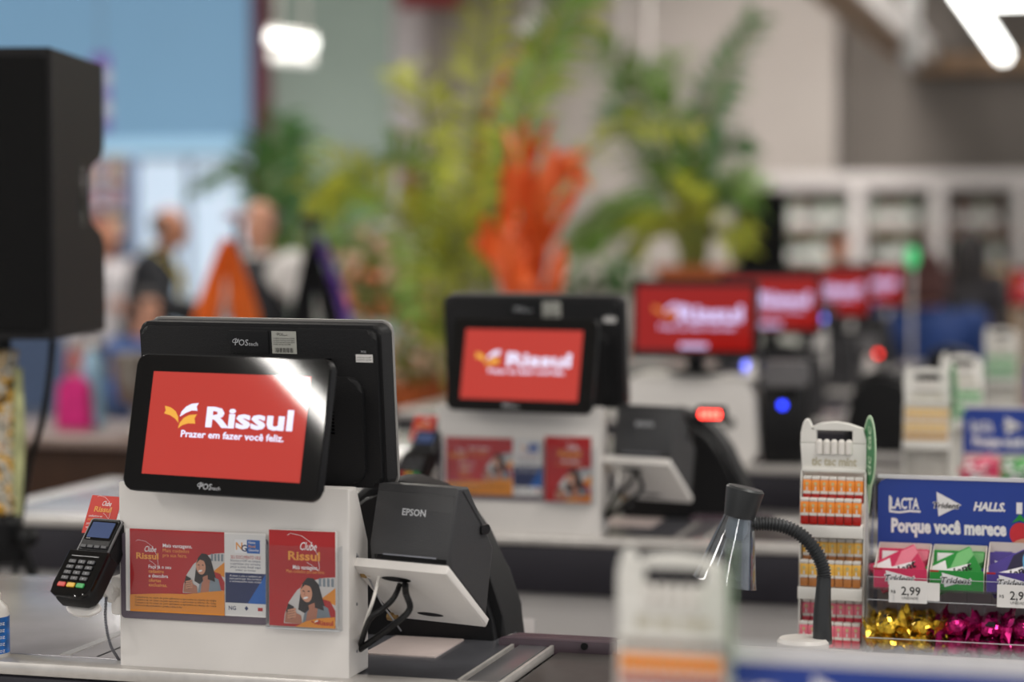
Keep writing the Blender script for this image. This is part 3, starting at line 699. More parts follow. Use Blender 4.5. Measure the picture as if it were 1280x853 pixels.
# ------------------------------------------------------------------ candy racks
CANDYW = mat('rack_white', (228, 226, 220), .4, var=.015)
GREENS = mat('sign_green', (64, 132, 84), .45, var=.04); GREENP = mat('sign_pale_green', (186, 214, 180), .5, var=.03)
def pal(name, c, low):
    return (mat('mint_'+name, c, .35, var=.04, scale=60), mat('mint_low_'+name, low, .25, var=.05), mat('mint_mark', (204, 190, 140), .5, var=.05))
PO = pal('orange', (250, 146, 46), (176, 26, 16)); PY = pal('yellow', (246, 192, 84), (186, 120, 64)); PP = pal('pink', (240, 122, 142), (214, 60, 80)); PG = pal('green', (120, 196, 140), (70, 150, 100))
PPALE = pal('cream', (236, 196, 120), (206, 160, 96))
BOXME = {}
def mint_mesh(p):
    if p not in BOXME:
        m = MB()
        m.box((0, 0, .0065), (.0112, .012, .013), p[1], .001).box((0, 0, .0225), (.0118, .0124, .019), p[0], .0008).box((0, 0, .0345), (.0112, .012, .005), WHITEP, .0012)
        m.box((0, -.0062, .0145), (.0108, .0006, .004), WHITEP)
        F = frame((0, -.0062, .0165)); m.flat(ell(0, .0102, .0022, .0026, 10), F, p[2], .0002); m.rect(-.001, .0005, .001, .006, F, WHITEP, .0002)
        BOXME[p] = m.mesh('mint_box')
    return BOXME[p]
def mint(p, loc, label, group):
    o = bpy.data.objects.new('mint_box', BOXME[p] if p in BOXME else mint_mesh(p)); COL.objects.link(o); o.location = loc
    return tag(o, label, 'mint box', group)
def rack(loc, tiers, name, sign=True, rz=0, sa=-58):
    """tiers: list of (z of the shelf, palette, word, rows)"""
    t = thing('candy_rack', 'white candy rack with a handle hole, '+name, 'rack', loc, rz, 'white candy racks')
    W = .092; H = .326
    B = frame((0, 0, 0))
    out = [(-.044, 0), (-.044, .205), (-.047, .235), (-.0485, .275), (-.046, .305), (-.041, .322), (-.037, .326), (-.0335, .322), (-.032, .312), (-.02, .318), (0, .321), (.02, .318), (.044, .311), (.0455, .27), (.044, .205), (.044, 0)]
    m = MB()
    hz0, hz1 = .294, .312; hx = .0255
    m = MB()
    m.plate([(-.0455, .252), (.0455, .252), (.0455, hz0), (-.0485, hz0)], B, CANDYW, -.006, .006, .0015)
    m.plate([(-.0485, hz0), (-hx, hz0), (-hx, hz1), (-.0325, .316), (-.0335, .322), (-.036, .327), (-.0395, .3285), (-.043, .326), (-.0458, .319), (-.0478, .308)], B, CANDYW, -.006, .006, .0015)
    m.plate([(hx, hz0), (.0455, hz0), (.0455, .300), (.040, .316), (hx, hz1)], B, CANDYW, -.006, .006, .0015)
    m.plate([(-.0335, hz1), (.0335, hz1), (.040, .316), (.02, .3225), (0, .325), (-.02, .3225), (-.034, .316)], B, CANDYW, -.006, .006, .0015)
    hd = m.build('header', t)
    MB().plate([(-.046, .253), (.046, .253), (.045, .259), (-.045, .259)], B, CANDYW, .004, .013, .002).build('header_ledge', t)
    m = MB()
    for k in range(5): m.tube([(-.021+.0105*k, -.0075, .279), (-.021+.0105*k, -.0065, .295)], [.0051, .0051], WHITEP, 10); m.ball((-.021+.0105*k, -.0065, .295), .0051, WHITEP, seg=10)
    m.build('mock_candies', hd)
    m = MB(); m.text('tic tac mint', -.032, .2625, .017, B, mat('emboss', (192, 184, 160), .4, var=.03), .0066, .03, .1, 'L', .064); m.build('embossed_words', hd)
    for x in (-.0452, .0452):
        MB().plate([(-.02, 0), (.030, 0), (.028, .08), (.024, .16), (.012, .254), (-.02, .254)], T(x, 0, 0) @ Matrix(((0, 0, 1, 0), (-1, 0, 0, 0), (0, 1, 0, 0), (0, 0, 0, 1))), CANDYW, -.0012, .0012).build('side_panel', t)
    MB().plate([(-.045, 0), (.045, 0), (.045, .25), (-.045, .25)], B, CANDYW, -.022, -.018).build('back_panel', t)
    if sign:
        Fs = T(.050, -.012, .272) @ RZ(RAD(sa)) @ RX(pi/2)
        m = MB().plate([(0, -.075)]+ell(.0, .012, .020, .052, 28, 0, -pi/2+.35, 1.5*pi-.35), Fs, GREENP, -.0015, 0, .0005)
        m.flat(ell(0, .012, .0175, .047, 28), Fs, GREENS, .0003)
        m.text('tic tac', .007, -.022, .019, Fs, GREENP, .0006, .02, .1, 'L', .07, 1, pi/2)
        m.build('oval_sign', t, label='green oval sign')
    for z, p, word, rows in tiers:
        m = MB().box((0, -.012, z+.002), (.088, .05, .004), CANDYW, .001)
        m.plate([(-.0455, z-.014 if z > .01 else z-.003), (.0455, z-.014 if z > .01 else z-.003), (.0455, z+.003), (-.0455, z+.003)], B, CANDYW, .037, .0435, .0008)
        m.build('shelf', t)
        mint_mesh(p)
        for r in range(rows):
            if r == 1: MB().box((0, -.006, z+.0180), (.088, .024, .0285), CANDYW, .001).build('step', t)
            for k in range(7):
                q = RZ(rz) @ Vector((-.0366+.0122*k, (-.0355, -.012)[r]-.0006*(k % 2), z+(.0042, .0325)[r]))
                mint(p, Vector(loc)+q, word+', '+('front row', 'raised back row')[r], 'mint boxes '+word)
    return t
RX0 = (-.398, Y1+.557, .885)
rack(RX0, [(.178, PO, 'orange box with red base, top tier of the sharp rack', 2), (.090, PY, 'yellow and brown box, middle tier of the sharp rack', 2), (.003, PP, 'pink box, bottom tier of the sharp rack', 2)], 'sharp, standing left of the sharp blue gum display')
rack((-.358, Y1-PITCH+.566, .885), [(.178, PO, 'big blurred orange box in the foreground rack', 2)], 'largest, blurred in the foreground at the bottom edge', True, 0, -80)
rack((-.385, 4.403, .885), [(.178, PPALE, 'cream box in the second lane rack', 2), (.045, PO, 'blurred orange box low in the second lane rack', 1)], 'blurred, left of the second blue gum display')
rack((-.355, 4.93, .885), [(.178, PG, 'pale green box in the green rack behind the second lane', 2)], 'pale green boxes, just behind the second gum display', False)
rack((-.35, 6.40, .885), [(.178, PG, 'pale green box in the far rack beside the blue top', 2)], 'pale green boxes, next to the person in blue', False)
rack((-.20, 6.70, .922), [(.178, PG, 'pale green box in the rack at the right edge', 2)], 'pale green boxes, cut by the right edge', False)

# ------------------------------------------------------------------ gum displays
HBLUE = mat('header_blue', (32, 62, 150), .35, var=.04, scale=5)
GUMC = {'pink': mat('gum_pink', (206, 48, 92), .3, var=.05), 'green': mat('gum_green', (34, 142, 56), .3, var=.05), 'purple': mat('gum_purple', (74, 58, 140), .3, var=.05)}
GUML = {'pink': mat('gum_pink_l', (232, 130, 150), .3, var=.04), 'green': mat('gum_green_l', (120, 190, 120), .3, var=.04), 'purple': mat('gum_dark', (36, 30, 60), .3, var=.04)}
CARTON = mat('carton_white', (214, 204, 196), .6, var=.03)
CYAN = mat('gum_cyan', (90, 170, 214), .4, var=.04)
def trident(m, F, x, y, s, z, colr=BLACK, tri=WPRINT):
    m.flat([(x+.18*s, y-.30*s), (x+.10*s, y+.62*s), (x+1.02*s, y+.15*s)], F, tri, z)
    m.text('Trident', x-.03*s, y+.01*s, .31*s, F, WPRINT, z+.0002, .06, .25, 'L', .98*s)
    m.text('Trident', x, y+.02*s, .29*s, F, colr, z+.0005, .02, .25, 'L', .94*s)
PACKME = {}
def pack_mesh(k):
    if k not in PACKME:
        m = MB(); w, h = .070, .044
        F = frame((0, 0, 0))
        m.plate(rrect(w, h, .002, 2, 0, h/2), F, GUMC[k], -.010, 0, .0012)
        m.flat([(-.030, .018), (-.030, .040), (-.004, .040), (-.010, .018)], F, WPRINT if k != 'purple' else GUMC['purple'], .0003)
        m.flat([(-.034, .0015), (-.025, .0015), (.034, .030), (.034, .042), (.015, .042)], F, GUML[k], .0005)
        m.flat([(-.020, .008), (-.028, .032), (.026, .021)], F, WPRINT, .0007)
        m.text('Trident', -.027, .013, .0165, F, BLACK, .0010, .02, .25, 'L', .052)
        if k == 'purple':
            m.text('MAX', -.012, .003, .011, F, BLACK, .0010, .02, .2, 'L', .02); m.flat(ell(.026, .022, .006, .016, 16, -.3), F, CYAN, .0012)
        PACKME[k] = m.mesh('gum_pack')
    return PACKME[k]
RIM = mat('rim_clear_white', (212, 211, 216), .25, var=.02, scale=30)
def gum_display(loc, where, full=True, wid=.33, low=0):
    """header stands at y=0, trays step towards -Y"""
    L0 = Vector(loc)
    d = thing('gum_display', 'blue-headed clear gum display, '+where, 'display', loc, 0, 'clear gum displays')
    B = frame((0, 0, 0)); W = wid
    m = MB().plate([(0, .13), (W, .13), (W, .236+low), (W-.01, .2405+low), (.012, .2405+low), (.004, .237+low), (0, .230+low)], B, HBLUE, -.0015, .0015)
    z = .002
    m.text('LACTA', .018, .198, .022, B, WPRINT, z, .03, .0, 'L', .040); m.line([(.016, .194), (.03, .1925), (.045, .195), (.060, .1945)], .003, B, WPRINT, z)
    m.line([(.017, .195), (.017, .216)], .003, B, WPRINT, z)
    trident(m, B, .078, .200, .038, z)
    m.text('HALLS.', .133, .199, .0165, B, WPRINT, z, .045, .25, 'L', .044)
    m.text('Porque você merece', .019, .165, .0265, B, WPRINT, z, .05, 0, 'L', .160)
    m.flat(ell(.197, .168, .014, .016, 16), B, mat('berry_red', (196, 40, 50), .4, var=.1), z); m.flat(ell(.208, .150, .022, .012, 16), B, SKINL, z+.0002)
    m.flat([(.186, .183), (.197, .196), (.208, .183), (.197, .187)], B, GUMC['green'], z+.0003); m.rect(.192, .196, .200, .212, B, WPRINT, z)
    m.build('header_sign', d, label='blue header sign with white lettering')
    S = Matrix(((0, 0, 1, 0), (-1, 0, 0, 0), (0, 1, 0, 0), (0, 0, 0, 1)))
    for x in (-.004, W+.004): MB().plate([(-.006, 0), (.10, 0), (.10, .055), (.094, .10), (.012, .24), (-.006, .245)], T(x, 0, 0) @ S, CLEAR, -.001, .001).build('side_panel', d)
    MB().plate([(.0, .2405+low), (W, .2405+low), (W, .2455), (.0, .2455)], B, RIM, -.003, .003).build('header_rim', d)
    m = MB()
    m.plate([(-.004, .097), (W+.004, .097), (W+.004, .113), (-.004, .113)], B, CLEAR, .090, .092)
    m.rect(-.004, .1127, W+.004, .1135, B, SILVER, .0925); m.rect(-.004, .081, W+.004, .082, B, SILVER, .0925)
    m.plate([(-.004, .080), (W+.004, .080), (W+.004, .098), (-.004, .098)], B, CLEAR, .090, .092)
    for k in range(11): m.box((.0+W/10*k, -.0935, .090), (.0012, .004, .018), CLEAR)
    m.box((W/2, -.045, .096), (W, .09, .002), CLEAR); m.build('price_rail', d)
    m = MB()
    m.plate([(-.004, -.004), (W+.004, -.004), (W+.004, .030), (-.004, .030)], B, CLEAR, .098, .100)
    for k in range(18): m.plate([(W/17*k-.002, .056), (W/17*k+.002, .056), (W/17*k+.002, .080), (W/17*k-.002, .080)], B, CLEAR, .086, .089)
    m.rect(-.004, .029, W+.004, .0302, B, SILVER, .1003)
    m.build('bin_front', d)
    m = MB().box((W/2, -.048, .001), (W, .10, .002), CLEAR); m.plate([(0, 0), (W, 0), (W, .13), (0, .13)], B, mat('bin_back', (170, 160, 160), .5, var=.05), -.003, -.0015); m.build('bin_base', d)
    kinds = ['pink', 'green', 'purple', 'pink'][:4 if full else 2]
    cwid = .0765
    names = {0: 'pink', 1: 'green', 2: 'purple', 3: 'pink (rightmost)'}
    for i, k in enumerate(kinds):
        x0 = .002+cwid*i; rx = .004 if i == 2 else 0; up = .006 if i == 2 else 0
        c = thing('gum_carton', f'open white carton of {names[i]} gum packs, '+where, 'carton', L0+Vector((x0+cwid/2, -.045, .0975)), 0, 'open gum cartons')
        h = cwid-.004
        m = MB()
        m.box((0, .034, .027+up/2), (h, .002, .052+up), CARTON)
        for s in (-1, 1): m.plate([(-.034, .0), (.036, .0), (.036, .052+up), (-.034, .024)], T(s*h/2, 0, 0) @ S @ Matrix.Diagonal((-1, 1, 1, 1)), CARTON, -.0007, .0007)
        m.box((0, 0, .001), (h, .07, .002), CARTON); m.build('carton_tray', c)
        Fp = frame((0, -.036, 0))
        m = MB().plate([(-h/2, 0), (h/2, 0), (h/2, .027), (-h/2, .027)], Fp, GUMC[k], 0, .0012)
        m.flat([(-h/2+.020, .004), (-h/2+.016, .024), (h/2-.018, .015)], Fp, WPRINT, .0015); m.text('Trident', -h/2+.014, .0095, .0125, Fp, WPRINT, .0017, .07, .25, 'L', .043); m.text('Trident', -h/2+.0155, .010, .0115, Fp, BLACK, .0019, .015, .25, 'L', .040)
        if k == 'purple': m.flat([(h/2-.022, .027), (h/2, .027), (h/2, .018)], Fp, DRED, .0016); m.flat(ell(h/2-.012, .012, .012, .007, 12, .4), Fp, CYAN, .0020); m.text('MAX', -h/2+.02, .002, .008, Fp, BLACK, .0018, .02, .2)
        m.rect(-h/2, .0245, -h/2+.012, .027, Fp, DRED, .0015); m.build('carton_front', c)
        me = pack_mesh(k)
        for j, (dx, dy, dz, ry, tilt, tx) in enumerate(((0, .026, .006+up, 0, 12, 'leaning at the back of'), (-.001, .012, .004, 0, 14, 'second row in'), (.004, -.010, .004, -28, 20, 'slanting in front in'))):
            o = bpy.data.objects.new('gum_pack', me); COL.objects.link(o)
            o.matrix_world = T(*(L0+Vector((x0+cwid/2+dx, -.045+dy, .0975+dz)))) @ RX(RAD(-tilt)) @ RY(RAD(ry))
            tag(o, f'{k if k != "pink" or i == 0 else "rightmost pink"} gum pack {tx} its carton, '+where, 'gum pack', 'gum packs')
    if full:
        for xx, nm, txt in ((.026, 'left', '2,99'), (.172, 'right', '2,99')):
            tg = thing('price_tag', f'white price tag on the {nm} of the rail, '+where, 'price tag', L0+Vector((xx, -.0935, .079)), 0, 'white price tags')
            Fp = frame((0, 0, 0), 0, RAD(3))
            m = MB().plate([(0, 0), (.052, 0), (.052, .031), (0, .031)], Fp, PAPER, 0, .001)
            m.plate([(.052, .004), (.069, .004), (.069, .029), (.052, .029)], Fp, PAPER, -.0006, .0002)
            m.text(txt, .017, .011, .0165, Fp, BLACKM, .0013, .01, 0, 'L', .026); m.text('R$', .003, .013, .006, Fp, BLACKM, .0013); m.text('UNIDADE', .018, .005, .005, Fp, BLACKM, .0013); m.build('tag_face', tg)
    return d
DX = -.338
gum_display((DX, Y1+.572, .889), 'sharp one beside the lamp')
gum_display((-.326, Y1-PITCH+.572, .889), 'foreground one at bottom edge', False, .33, -.009)
gum_display((-.315, Y1+PITCH+.572, .889), 'one behind the sharp one')
gum_display((-.235, 5.40, .925), 'third lane one at right', False)
gum_display((-.215, 6.43, .889), 'fourth lane one at right', False, .3)
# fixtures the racks and displays stand on
for i, (y0, y1, nm) in enumerate(((1.60, 1.86, 'foreground'), (2.91, 3.19, 'sharp'), (4.27, 5.10, 'second lane'), (6.28, 6.475, 'far'))):
    t = thing('candy_fixture', f'white cabinet carrying the {nm} candy rack and gum display', 'cabinet', (-.155, (y0+y1)/2, 0), 0, 'white candy cabinets')
    d = y1-y0
    MB().box((0, 0, .44), (.55, d-.02, .80), GREYL, .004).build('cabinet_body', t); MB().box((0, 0, .8625), (.585, d, .045), WHITEP, .005).build('cabinet_top', t); MB().box((0, 0, .02), (.56, d-.05, .04), BLACKM).build('plinth', t)

# wrapped candies in the sharp display
GOLDF = mat('foil_gold', (226, 186, 62), .2, metal=.85, var=.12, scale=90); MAGF = mat('foil_magenta', (176, 24, 104), .2, metal=.7, var=.2, scale=90)
def candy_mesh(m_, seed):
    rnd = random.Random(seed)
    m = MB(); bm = bmesh.new(); bmesh.ops.create_grid(bm, x_segments=18, y_segments=8, size=1)
    # wrapped sweet: plump middle, pinched necks, fanned ends
    bm.free()
    vs = []; fs = []; n = 16; seg = 12
    for i in range(n+1):
        t = -1+2*i/n; a = abs(t)
        r = .0100*(1-(a/.55)**4*.75) if a < .55 else .0030+.0135*((a-.55)/.45)
        fl = 1 if a < .55 else max(.2, 1-1.5*(a-.55))
        for k in range(seg):
            an = 2*pi*k/seg; w = 1+(.22 if a < .55 else (.55)*(a-.5)/.5)*sin(an*(3 if a < .55 else 5)+seed+t*7)*rnd.uniform(.7, 1.1)
            vs.append((t*.024+rnd.uniform(-.0006, .0006), r*w*cos(an), r*w*sin(an)*fl*.85))
    for i in range(n):
        for k in range(seg): a = i*seg+k; b = i*seg+(k+1) % seg; fs.append((a, b, b+seg, a+seg))
    fs.append(tuple(range(seg))[::-1]); fs.append(tuple(n*seg+k for k in range(seg)))
    m.raw(vs, fs, m_, I4, False)
    F = T(0, 0, .0078) @ RZ(.1); m.plate(rrect(.011, .006, .001), F, BLACK, -.001, .0003)
    return m.mesh('wrapped_candy')
GM = [candy_mesh(GOLDF, s) for s in (1, 2, 3)]; MM = [candy_mesh(MAGF, s) for s in (4, 5, 6)]
rnd = random.Random(3)
for k in range(66):
    if k >= 42: break
    ix, iy, iz = k % 7, (k//7) % 3, k//21
    x = .024+.0465*ix+rnd.uniform(-.004, .004); y = -.014-.031*iy+rnd.uniform(-.004, .004)
    z = .017+.026*iz+rnd.uniform(0, .005)
    if x > .322: continue
    g = x < .092+rnd.uniform(-.02, .012)
    o = bpy.data.objects.new('wrapped_candy', (GM if g else MM)[k % 3]); COL.objects.link(o)
    o.location = Vector((DX, Y1+.572, .889))+Vector((x, y, z)); o.rotation_euler = (rnd.uniform(-1.4, 1.4), rnd.uniform(-.45, .45), rnd.uniform(-.55, .55)); o.scale = (1.22,)*3
    tag(o, 'gold foil wrapped candy heaped in the left of the clear bin' if g else 'magenta foil wrapped candy heaped in the right of the clear bin', 'candy', 'gold wrapped candies' if g else 'magenta wrapped candies')

# ------------------------------------------------------------------ gooseneck lamp
LD = 2.93
lb = at(1005, 822, LD); lb.z = .886
lamp = thing('gooseneck_lamp', 'dark grey gooseneck desk lamp with a clear cone shade and white round base', 'lamp', (lb.x, lb.y, .886))
lo = lambda u, v, d=LD: at(u, v, d)-lamp.location
IRON = mat('lamp_grey', (58, 60, 62), .42, metal=.3, var=.05)
px = LD/FPX
c0 = lo(1000, 800); 
MB().lathe([(.0, 0), (.034, 0), (.0355, .004), (.0355, .033), (.032, .038), (0, .038)], WHITEP, 32, T(c0.x+.004, c0.y, 0)).build('round_base', lamp, label='white round base')
ps = [lo(1028, 818), lo(1028, 765), lo(1030, 722)]; ps[0].z = .03
MB().tube(spline(ps, 5), [.0135, .0132, .013, .0128, .0125, .012, .0115, .011, .0105, .010, .0095], IRON, 16).build('stem', lamp)
gp = spline([lo(942, 655), lo(962, 655), lo(985, 660), lo(1006, 673), lo(1021, 692), lo(1029, 712), lo(1030, 730)], 22)
rr = [.0088+.0013*(1 if (i % 4) < 2 else -.6) for i in range(len(gp))]
MB().tube(gp, rr, IRON, 14).build('gooseneck', lamp, label='ribbed flexible neck')
ct = lo(931, 615); cb_ = lo(906, 728); ax = (ct-cb_).normalized(); Ld = (ct-cb_).length
ax = (ax+Vector((0, .0, 0))).normalized()
Q = Vector((0, 0, 1)).rotation_difference(ax).to_matrix().to_4x4()
ML = T(*cb_) @ Q
MB().lathe([(.0, Ld+.006), (.0235, Ld+.006), (.0262, Ld+.003), (.0258, Ld-.002), (.0215, Ld-.032), (.0205, Ld-.036), (.0, Ld-.036)], IRON, 32, ML).build('shade_cap', lamp)
m = MB().lathe([(.0195, Ld-.034), (.0435, 0), (.0445, .0), (.0435, .002), (.0205, Ld-.034)], SMOKE, 40, ML)
m.build('shade', lamp, label='clear smoky cone shade')
MB().lathe([(.0, Ld-.07), (.012, Ld-.066), (.016, Ld-.052), (.014, Ld-.036)], mat('bulb_white', (210, 212, 214), .3, var=.02), 20, ML).build('bulb', lamp)
MB().tube([lo(936, 650), lo(946, 655)], .008, IRON, 12).build('joint', lamp)

# ------------------------------------------------------------------ far stations (lanes three to six): wide red monitors on white housings
DARKH = mat('housing_dark', (44, 43, 46), .5, var=.06)
def far_station(n, label_m, label_h, xm=-1.015):
    HM_ = WHITE if n == 3 else DARKH
    y = Y1+PITCH*(n-1)
    h = thing('till_housing', label_h, 'stand', (xm, y+.05, ZC), 0, 'till housings')
    B = frame((0, -.03, 0))
    m = MB().plate([(-.17, 0), (.135, 0), (.155, .03), (.145, .16), (.13, .195), (.11, .205), (-.17, .205)], B @ Matrix.Diagonal((1 if n < 5 else .62, 1, 1, 1)), HM_, -.13, 0, .004, 3); m.build('housing_body', h)
    MB().lathe([(.013, 0), (.013, .004), (.008, .006), (0, .006)], BLACK, 16, T(.085 if n < 5 else .05, -.030, .10) @ RX(pi/2)).build('cam_lock', h)
    MB().box((.0, .035, .21), (.30 if n < 5 else .18, .14, .012), WHITEP if n == 3 else BLACKM, .004).build('housing_top', h)
    m = MB().plate([(0, 0), (.02, 0), (.03, .04), (.028, .075), (.018, .085), (.012, .05)], frame((.118 if n < 5 else .06, -.02, .195)), WHITE, -.02, 0, .003); m.build('paper_guide', h)
    t = thing('wide_monitor', label_m, 'monitor', (xm-.005, y+.06, ZC+.216), 0, 'wide red monitors')
    Fm = frame((0, -.04, .040), 0, RAD(4)); W, H = .312, .192
    MB().plate(rrect(W, H, .006, 3, 0, H/2), Fm, BLACK, -.03, 0, .003).build('monitor_body', t)
    m = MB().rect(-W/2+.008, .016, W/2-.008, H-.012, Fm, GLOSS, .0004)
    w, hh = W-.024, H-.036
    M2 = Fm @ T(-w/2, .0205, .0006)
    m.rect(0, 0, w, hh, M2, SCR2, 0)
    wings(m, M2, w*.14, hh*.47, hh*.26, SCR2W, mat('monitor_gold', (20, 12, 4), .2, emit=.7, ecol=(226, 130, 50), var=.02), .0003)
    m.text('Rissul', w*.36, hh*.46, hh*.34, M2, SCR2W, .0003, .045, 0, 'L', w*.56); m.text('Prazer em fazer você feliz.', w*.20, hh*.33, hh*.10, M2, SCR2W, .0003, .03, 0, 'L', w*.66)
    m.rect(w*.38, hh*.035, w*.62, hh*.10, M2, SCR2W, .0003)
    m.build('monitor_screen', t, label='lit red screen')
    MB().tube([(0, .0, .0), (0, -.015, .06)], .022, BLACK, 12).lathe([(.07, 0), (.07, .008), (.03, .014), (0, .014)], BLACK, 24).build('monitor_foot', t)
    return h, t
far_station(3, 'largest wide red monitor, just right of the second till terminal', 'white housing under the first wide red monitor')
far_station(4, 'second wide red monitor from the left in the row', 'dark housing under the second wide red monitor', -1.04)
far_station(5, 'third wide red monitor from the left in the row', 'dark housing under the third wide red monitor', -1.045)
far_station(6, 'smallest wide red monitor, left of the person in blue', 'dark housing under the smallest wide red monitor', -1.055)
mon6 = [o for o in bpy.data.objects if o.name.startswith('wide_monitor') and o.parent is None][-1]
pe = at(1302, 382, 10.6)
mc = dup(mon6, 'red monitor cut by the right edge, before the stacked boxes'); mc.location = (pe.x, pe.y, pe.z-.05)
mp = thing('monitor_pole', 'dark pole carrying the red monitor at the right edge', 'stand', (pe.x, pe.y, 0))
MB().tube([(0, 0, .02), (0, 0, pe.z-.066)], .02, BLACK, 12).build('pole', mp); MB().lathe([(.2, 0), (.2, .015), (.03, .04), (0, .04)], BLACK, 24).build('base', mp); MB().box((0, 0, pe.z-.058), (.16, .16, .015), BLACK, .004).build('mount_plate', mp)
BLED = mat('blue_led', (50, 70, 255), .4, emit=5, ecol=(40, 60, 255), var=.001)
GSMOKE = mat('printer_grey', (104, 102, 104), .4, var=.04)
for n, u, z1, lab, led in ((3, 983, .25, 'black upright ticket printer with a blue light, right of the largest wide monitor', True), (4, 1005, .20, 'black upright ticket printer below the second wide monitor', False)):
    y = Y1+PITCH*(n-1)
    p = aty(u, 500, y+.10)
    t = thing('ticket_printer', lab, 'printer', (p.x, y+.10, ZC), 0, 'black ticket printers')
    MB().box((0, 0, z1/2-.03), (.105, .12, z1-.06), BLACK, .008).build('printer_body', t)
    MB().plate([(-.06, 0), (.06, 0), (.06, .035), (.03, .06), (-.06, .06)], T(-.05, 0, z1-.06) @ YZ, GSMOKE, 0, .10, .006).build('printer_lid', t)
    MB().box((0, -.061, z1-.075), (.075, .003, .012), GLOSS).build('ticket_slot', t)
    if led: MB().ball((0, -.062, z1-.105), (.008, .004, .008), BLED).build('status_light', t, label='blue status light')
# white card-reader arms further down the row
def arm(n, u0, u1, v0, v1, lab, dot):
    y = Y1+PITCH*(n-1)+.16
    a, b, c = aty(u1, v0, y), aty(u1-2, (v0+v1)/2+18, y), aty(u0, v1, y)
    t = thing('reader_arm', lab, 'stand', (c.x, y, ZC), 0, 'white reader arms')
    pts = spline([Vector((c.x, y, ZC))-t.location, c-t.location+Vector((0, 0, .01)), b-t.location, a-t.location], 8)
    MB().tube(pts, .016, WHITE, 10).build('arm_tube', t)
    m = MB().box((a.x-t.location.x, 0, a.z-t.location.z+.02), (.085, .03, .075), BLACK, .01); rd = m.build('reader_unit', t)
    q = a-t.location
    MB().plate(rrect(.065, .05, .004), frame((q.x, -.0155, q.z+.025)), GSMOKE, 0, .0015).build('reader_face', rd)
    if dot: MB().ball((q.x+.03, -.016, q.z-.005), .008, mat('red_dot', (255, 60, 40), .4, emit=4, ecol=(255, 40, 30), var=.001)).build('status_light', t)
    else: MB().ball((q.x, -.016, q.z+.01), .012, mat('blue_white_led', (120, 130, 255), .4, emit=2.4, ecol=(120, 130, 255), var=.001)).build('status_light', t)
arm(4, 1060, 1086, 440, 520, 'white curved arm with a red dot light, left of the person in blue', True)
arm(4, 1000, 1028, 402, 500, 'white arm with a bluish light below the third wide monitor', False)
arm(3, 925, 935, 462, 500, 'short white arm with a blue light under the largest wide monitor', False)

# ------------------------------------------------------------------ loudspeaker on a stand, left edge
SPK = mat('speaker_black', (22, 20, 21), .55, spec=.3, bump=.4, scale=300); SPKG = mat('speaker_grille', (9, 9, 10), .7, spec=.2, bump=.8, scale=900)
def loudspeaker(name_label, loc, rz, z0, h=.52, k=1):
    t = thing('loudspeaker', name_label, 'speaker', (loc[0], loc[1], z0), rz, 'black loudspeakers')
    w, dp = .33*k, .375*k
    za, zb = h*.37, h*.645
    prof = [(0, 0), (dp, 0), (dp, za-.02), (dp-.02*k, za), (dp*.72, za+.012), (dp*.66, za+.03), (dp*.66, zb-.03), (dp*.72, zb-.012), (dp-.02*k, zb), (dp, zb+.02), (dp, h), (0, h)]
    m = MB().plate(prof, YZ, SPK, -w, 0, .006, 2)
    m.build('cabinet', t)
    MB().plate(rrect(w-.02, h-.03, .012, 4, -w/2, h/2), frame((0, .0, 0)), SPKG, 0, .010, .004).build('grille', t)
    m = MB().plate(rrect(.030*k, (zb-za)*.86, .010, 3, 0, (za+zb)/2), T(-.004, dp*.54, 0) @ YZ, GLOSS, 0, .0052, .001)
    m.build('handle', t)
    m = MB()
    for x in (-w+.02, -.02):
        for z in (.012, h-.012): m.lathe([(.006, 0), (.006, .003), (0, .003)], BLACK, 10, T(x, 0, z) @ RX(pi/2))
    m.build('corner_screws', t)
    return t
sp = at(65, 57, 3.85)
loudspeaker('big black loudspeaker cut by the left edge, on a floral-wrapped pole', sp, TH-RAD(3.2), at(65, 425, 3.85).z)
FLOR = bpy.data.materials.new('floral_cloth'); FLOR.use_nodes = True
nt = FLOR.node_tree; b = nt.nodes['Principled BSDF']; b.inputs['Roughness'].default_value = .8
tc = nt.nodes.new('ShaderNodeTexCoord'); n1 = nt.nodes.new('ShaderNodeTexNoise'); n1.inputs['Scale'].default_value = 22; n1.inputs['Detail'].default_value = 3; n1.inputs['Distortion'].default_value = 1.6
cr = nt.nodes.new('ShaderNodeValToRGB'); cr.color_ramp.interpolation = 'CONSTANT'
for p_, c_ in ((.40, (222, 168, 60)), (.47, (214, 206, 186)), (.53, (46, 40, 36)), (.565, (222, 214, 196)), (.64, (198, 120, 40))):
    e_ = cr.color_ramp.elements.new(p_); e_.color = rgb(c_)
cr.color_ramp.elements[0].color = rgb((60, 52, 42)); cr.color_ramp.elements[-1].color = rgb((120, 44, 30))
nt.links.new(tc.outputs['Object'], n1.inputs['Vector']); nt.links.new(n1.outputs['Fac'], cr.inputs['Fac']); nt.links.new(cr.outputs['Color'], b.inputs['Base Color'])
pp = at(4, 600, 4.02)
ss = thing('speaker_stand', 'black tripod speaker stand, pole wrapped in floral cloth, left edge', 'stand', (pp.x, pp.y, 0))
zt_ = at(65, 425, 3.85).z
MB().tube([(0, 0, .86), (0, 0, zt_-.002)], .017, BLACK, 14).build('pole', ss)
m = MB(); pr_ = [(.024, .955)]
for k in range(13): pr_.append((.031+.003*sin(k*2.1), .96+(zt_-.03-.96)*k/12))
pr_.append((.020, zt_-.025)); m.lathe(pr_, FLOR, 20); m.tube([(.032, -.005, .955), (.038, -.006, 1.1), (.036, -.004, zt_-.06)], [.008, .012, .008], mat('cloth_edge', (176, 178, 130), .8, var=.15, scale=40), 8)
m.build('floral_sleeve', ss, label='floral print cloth around the pole')
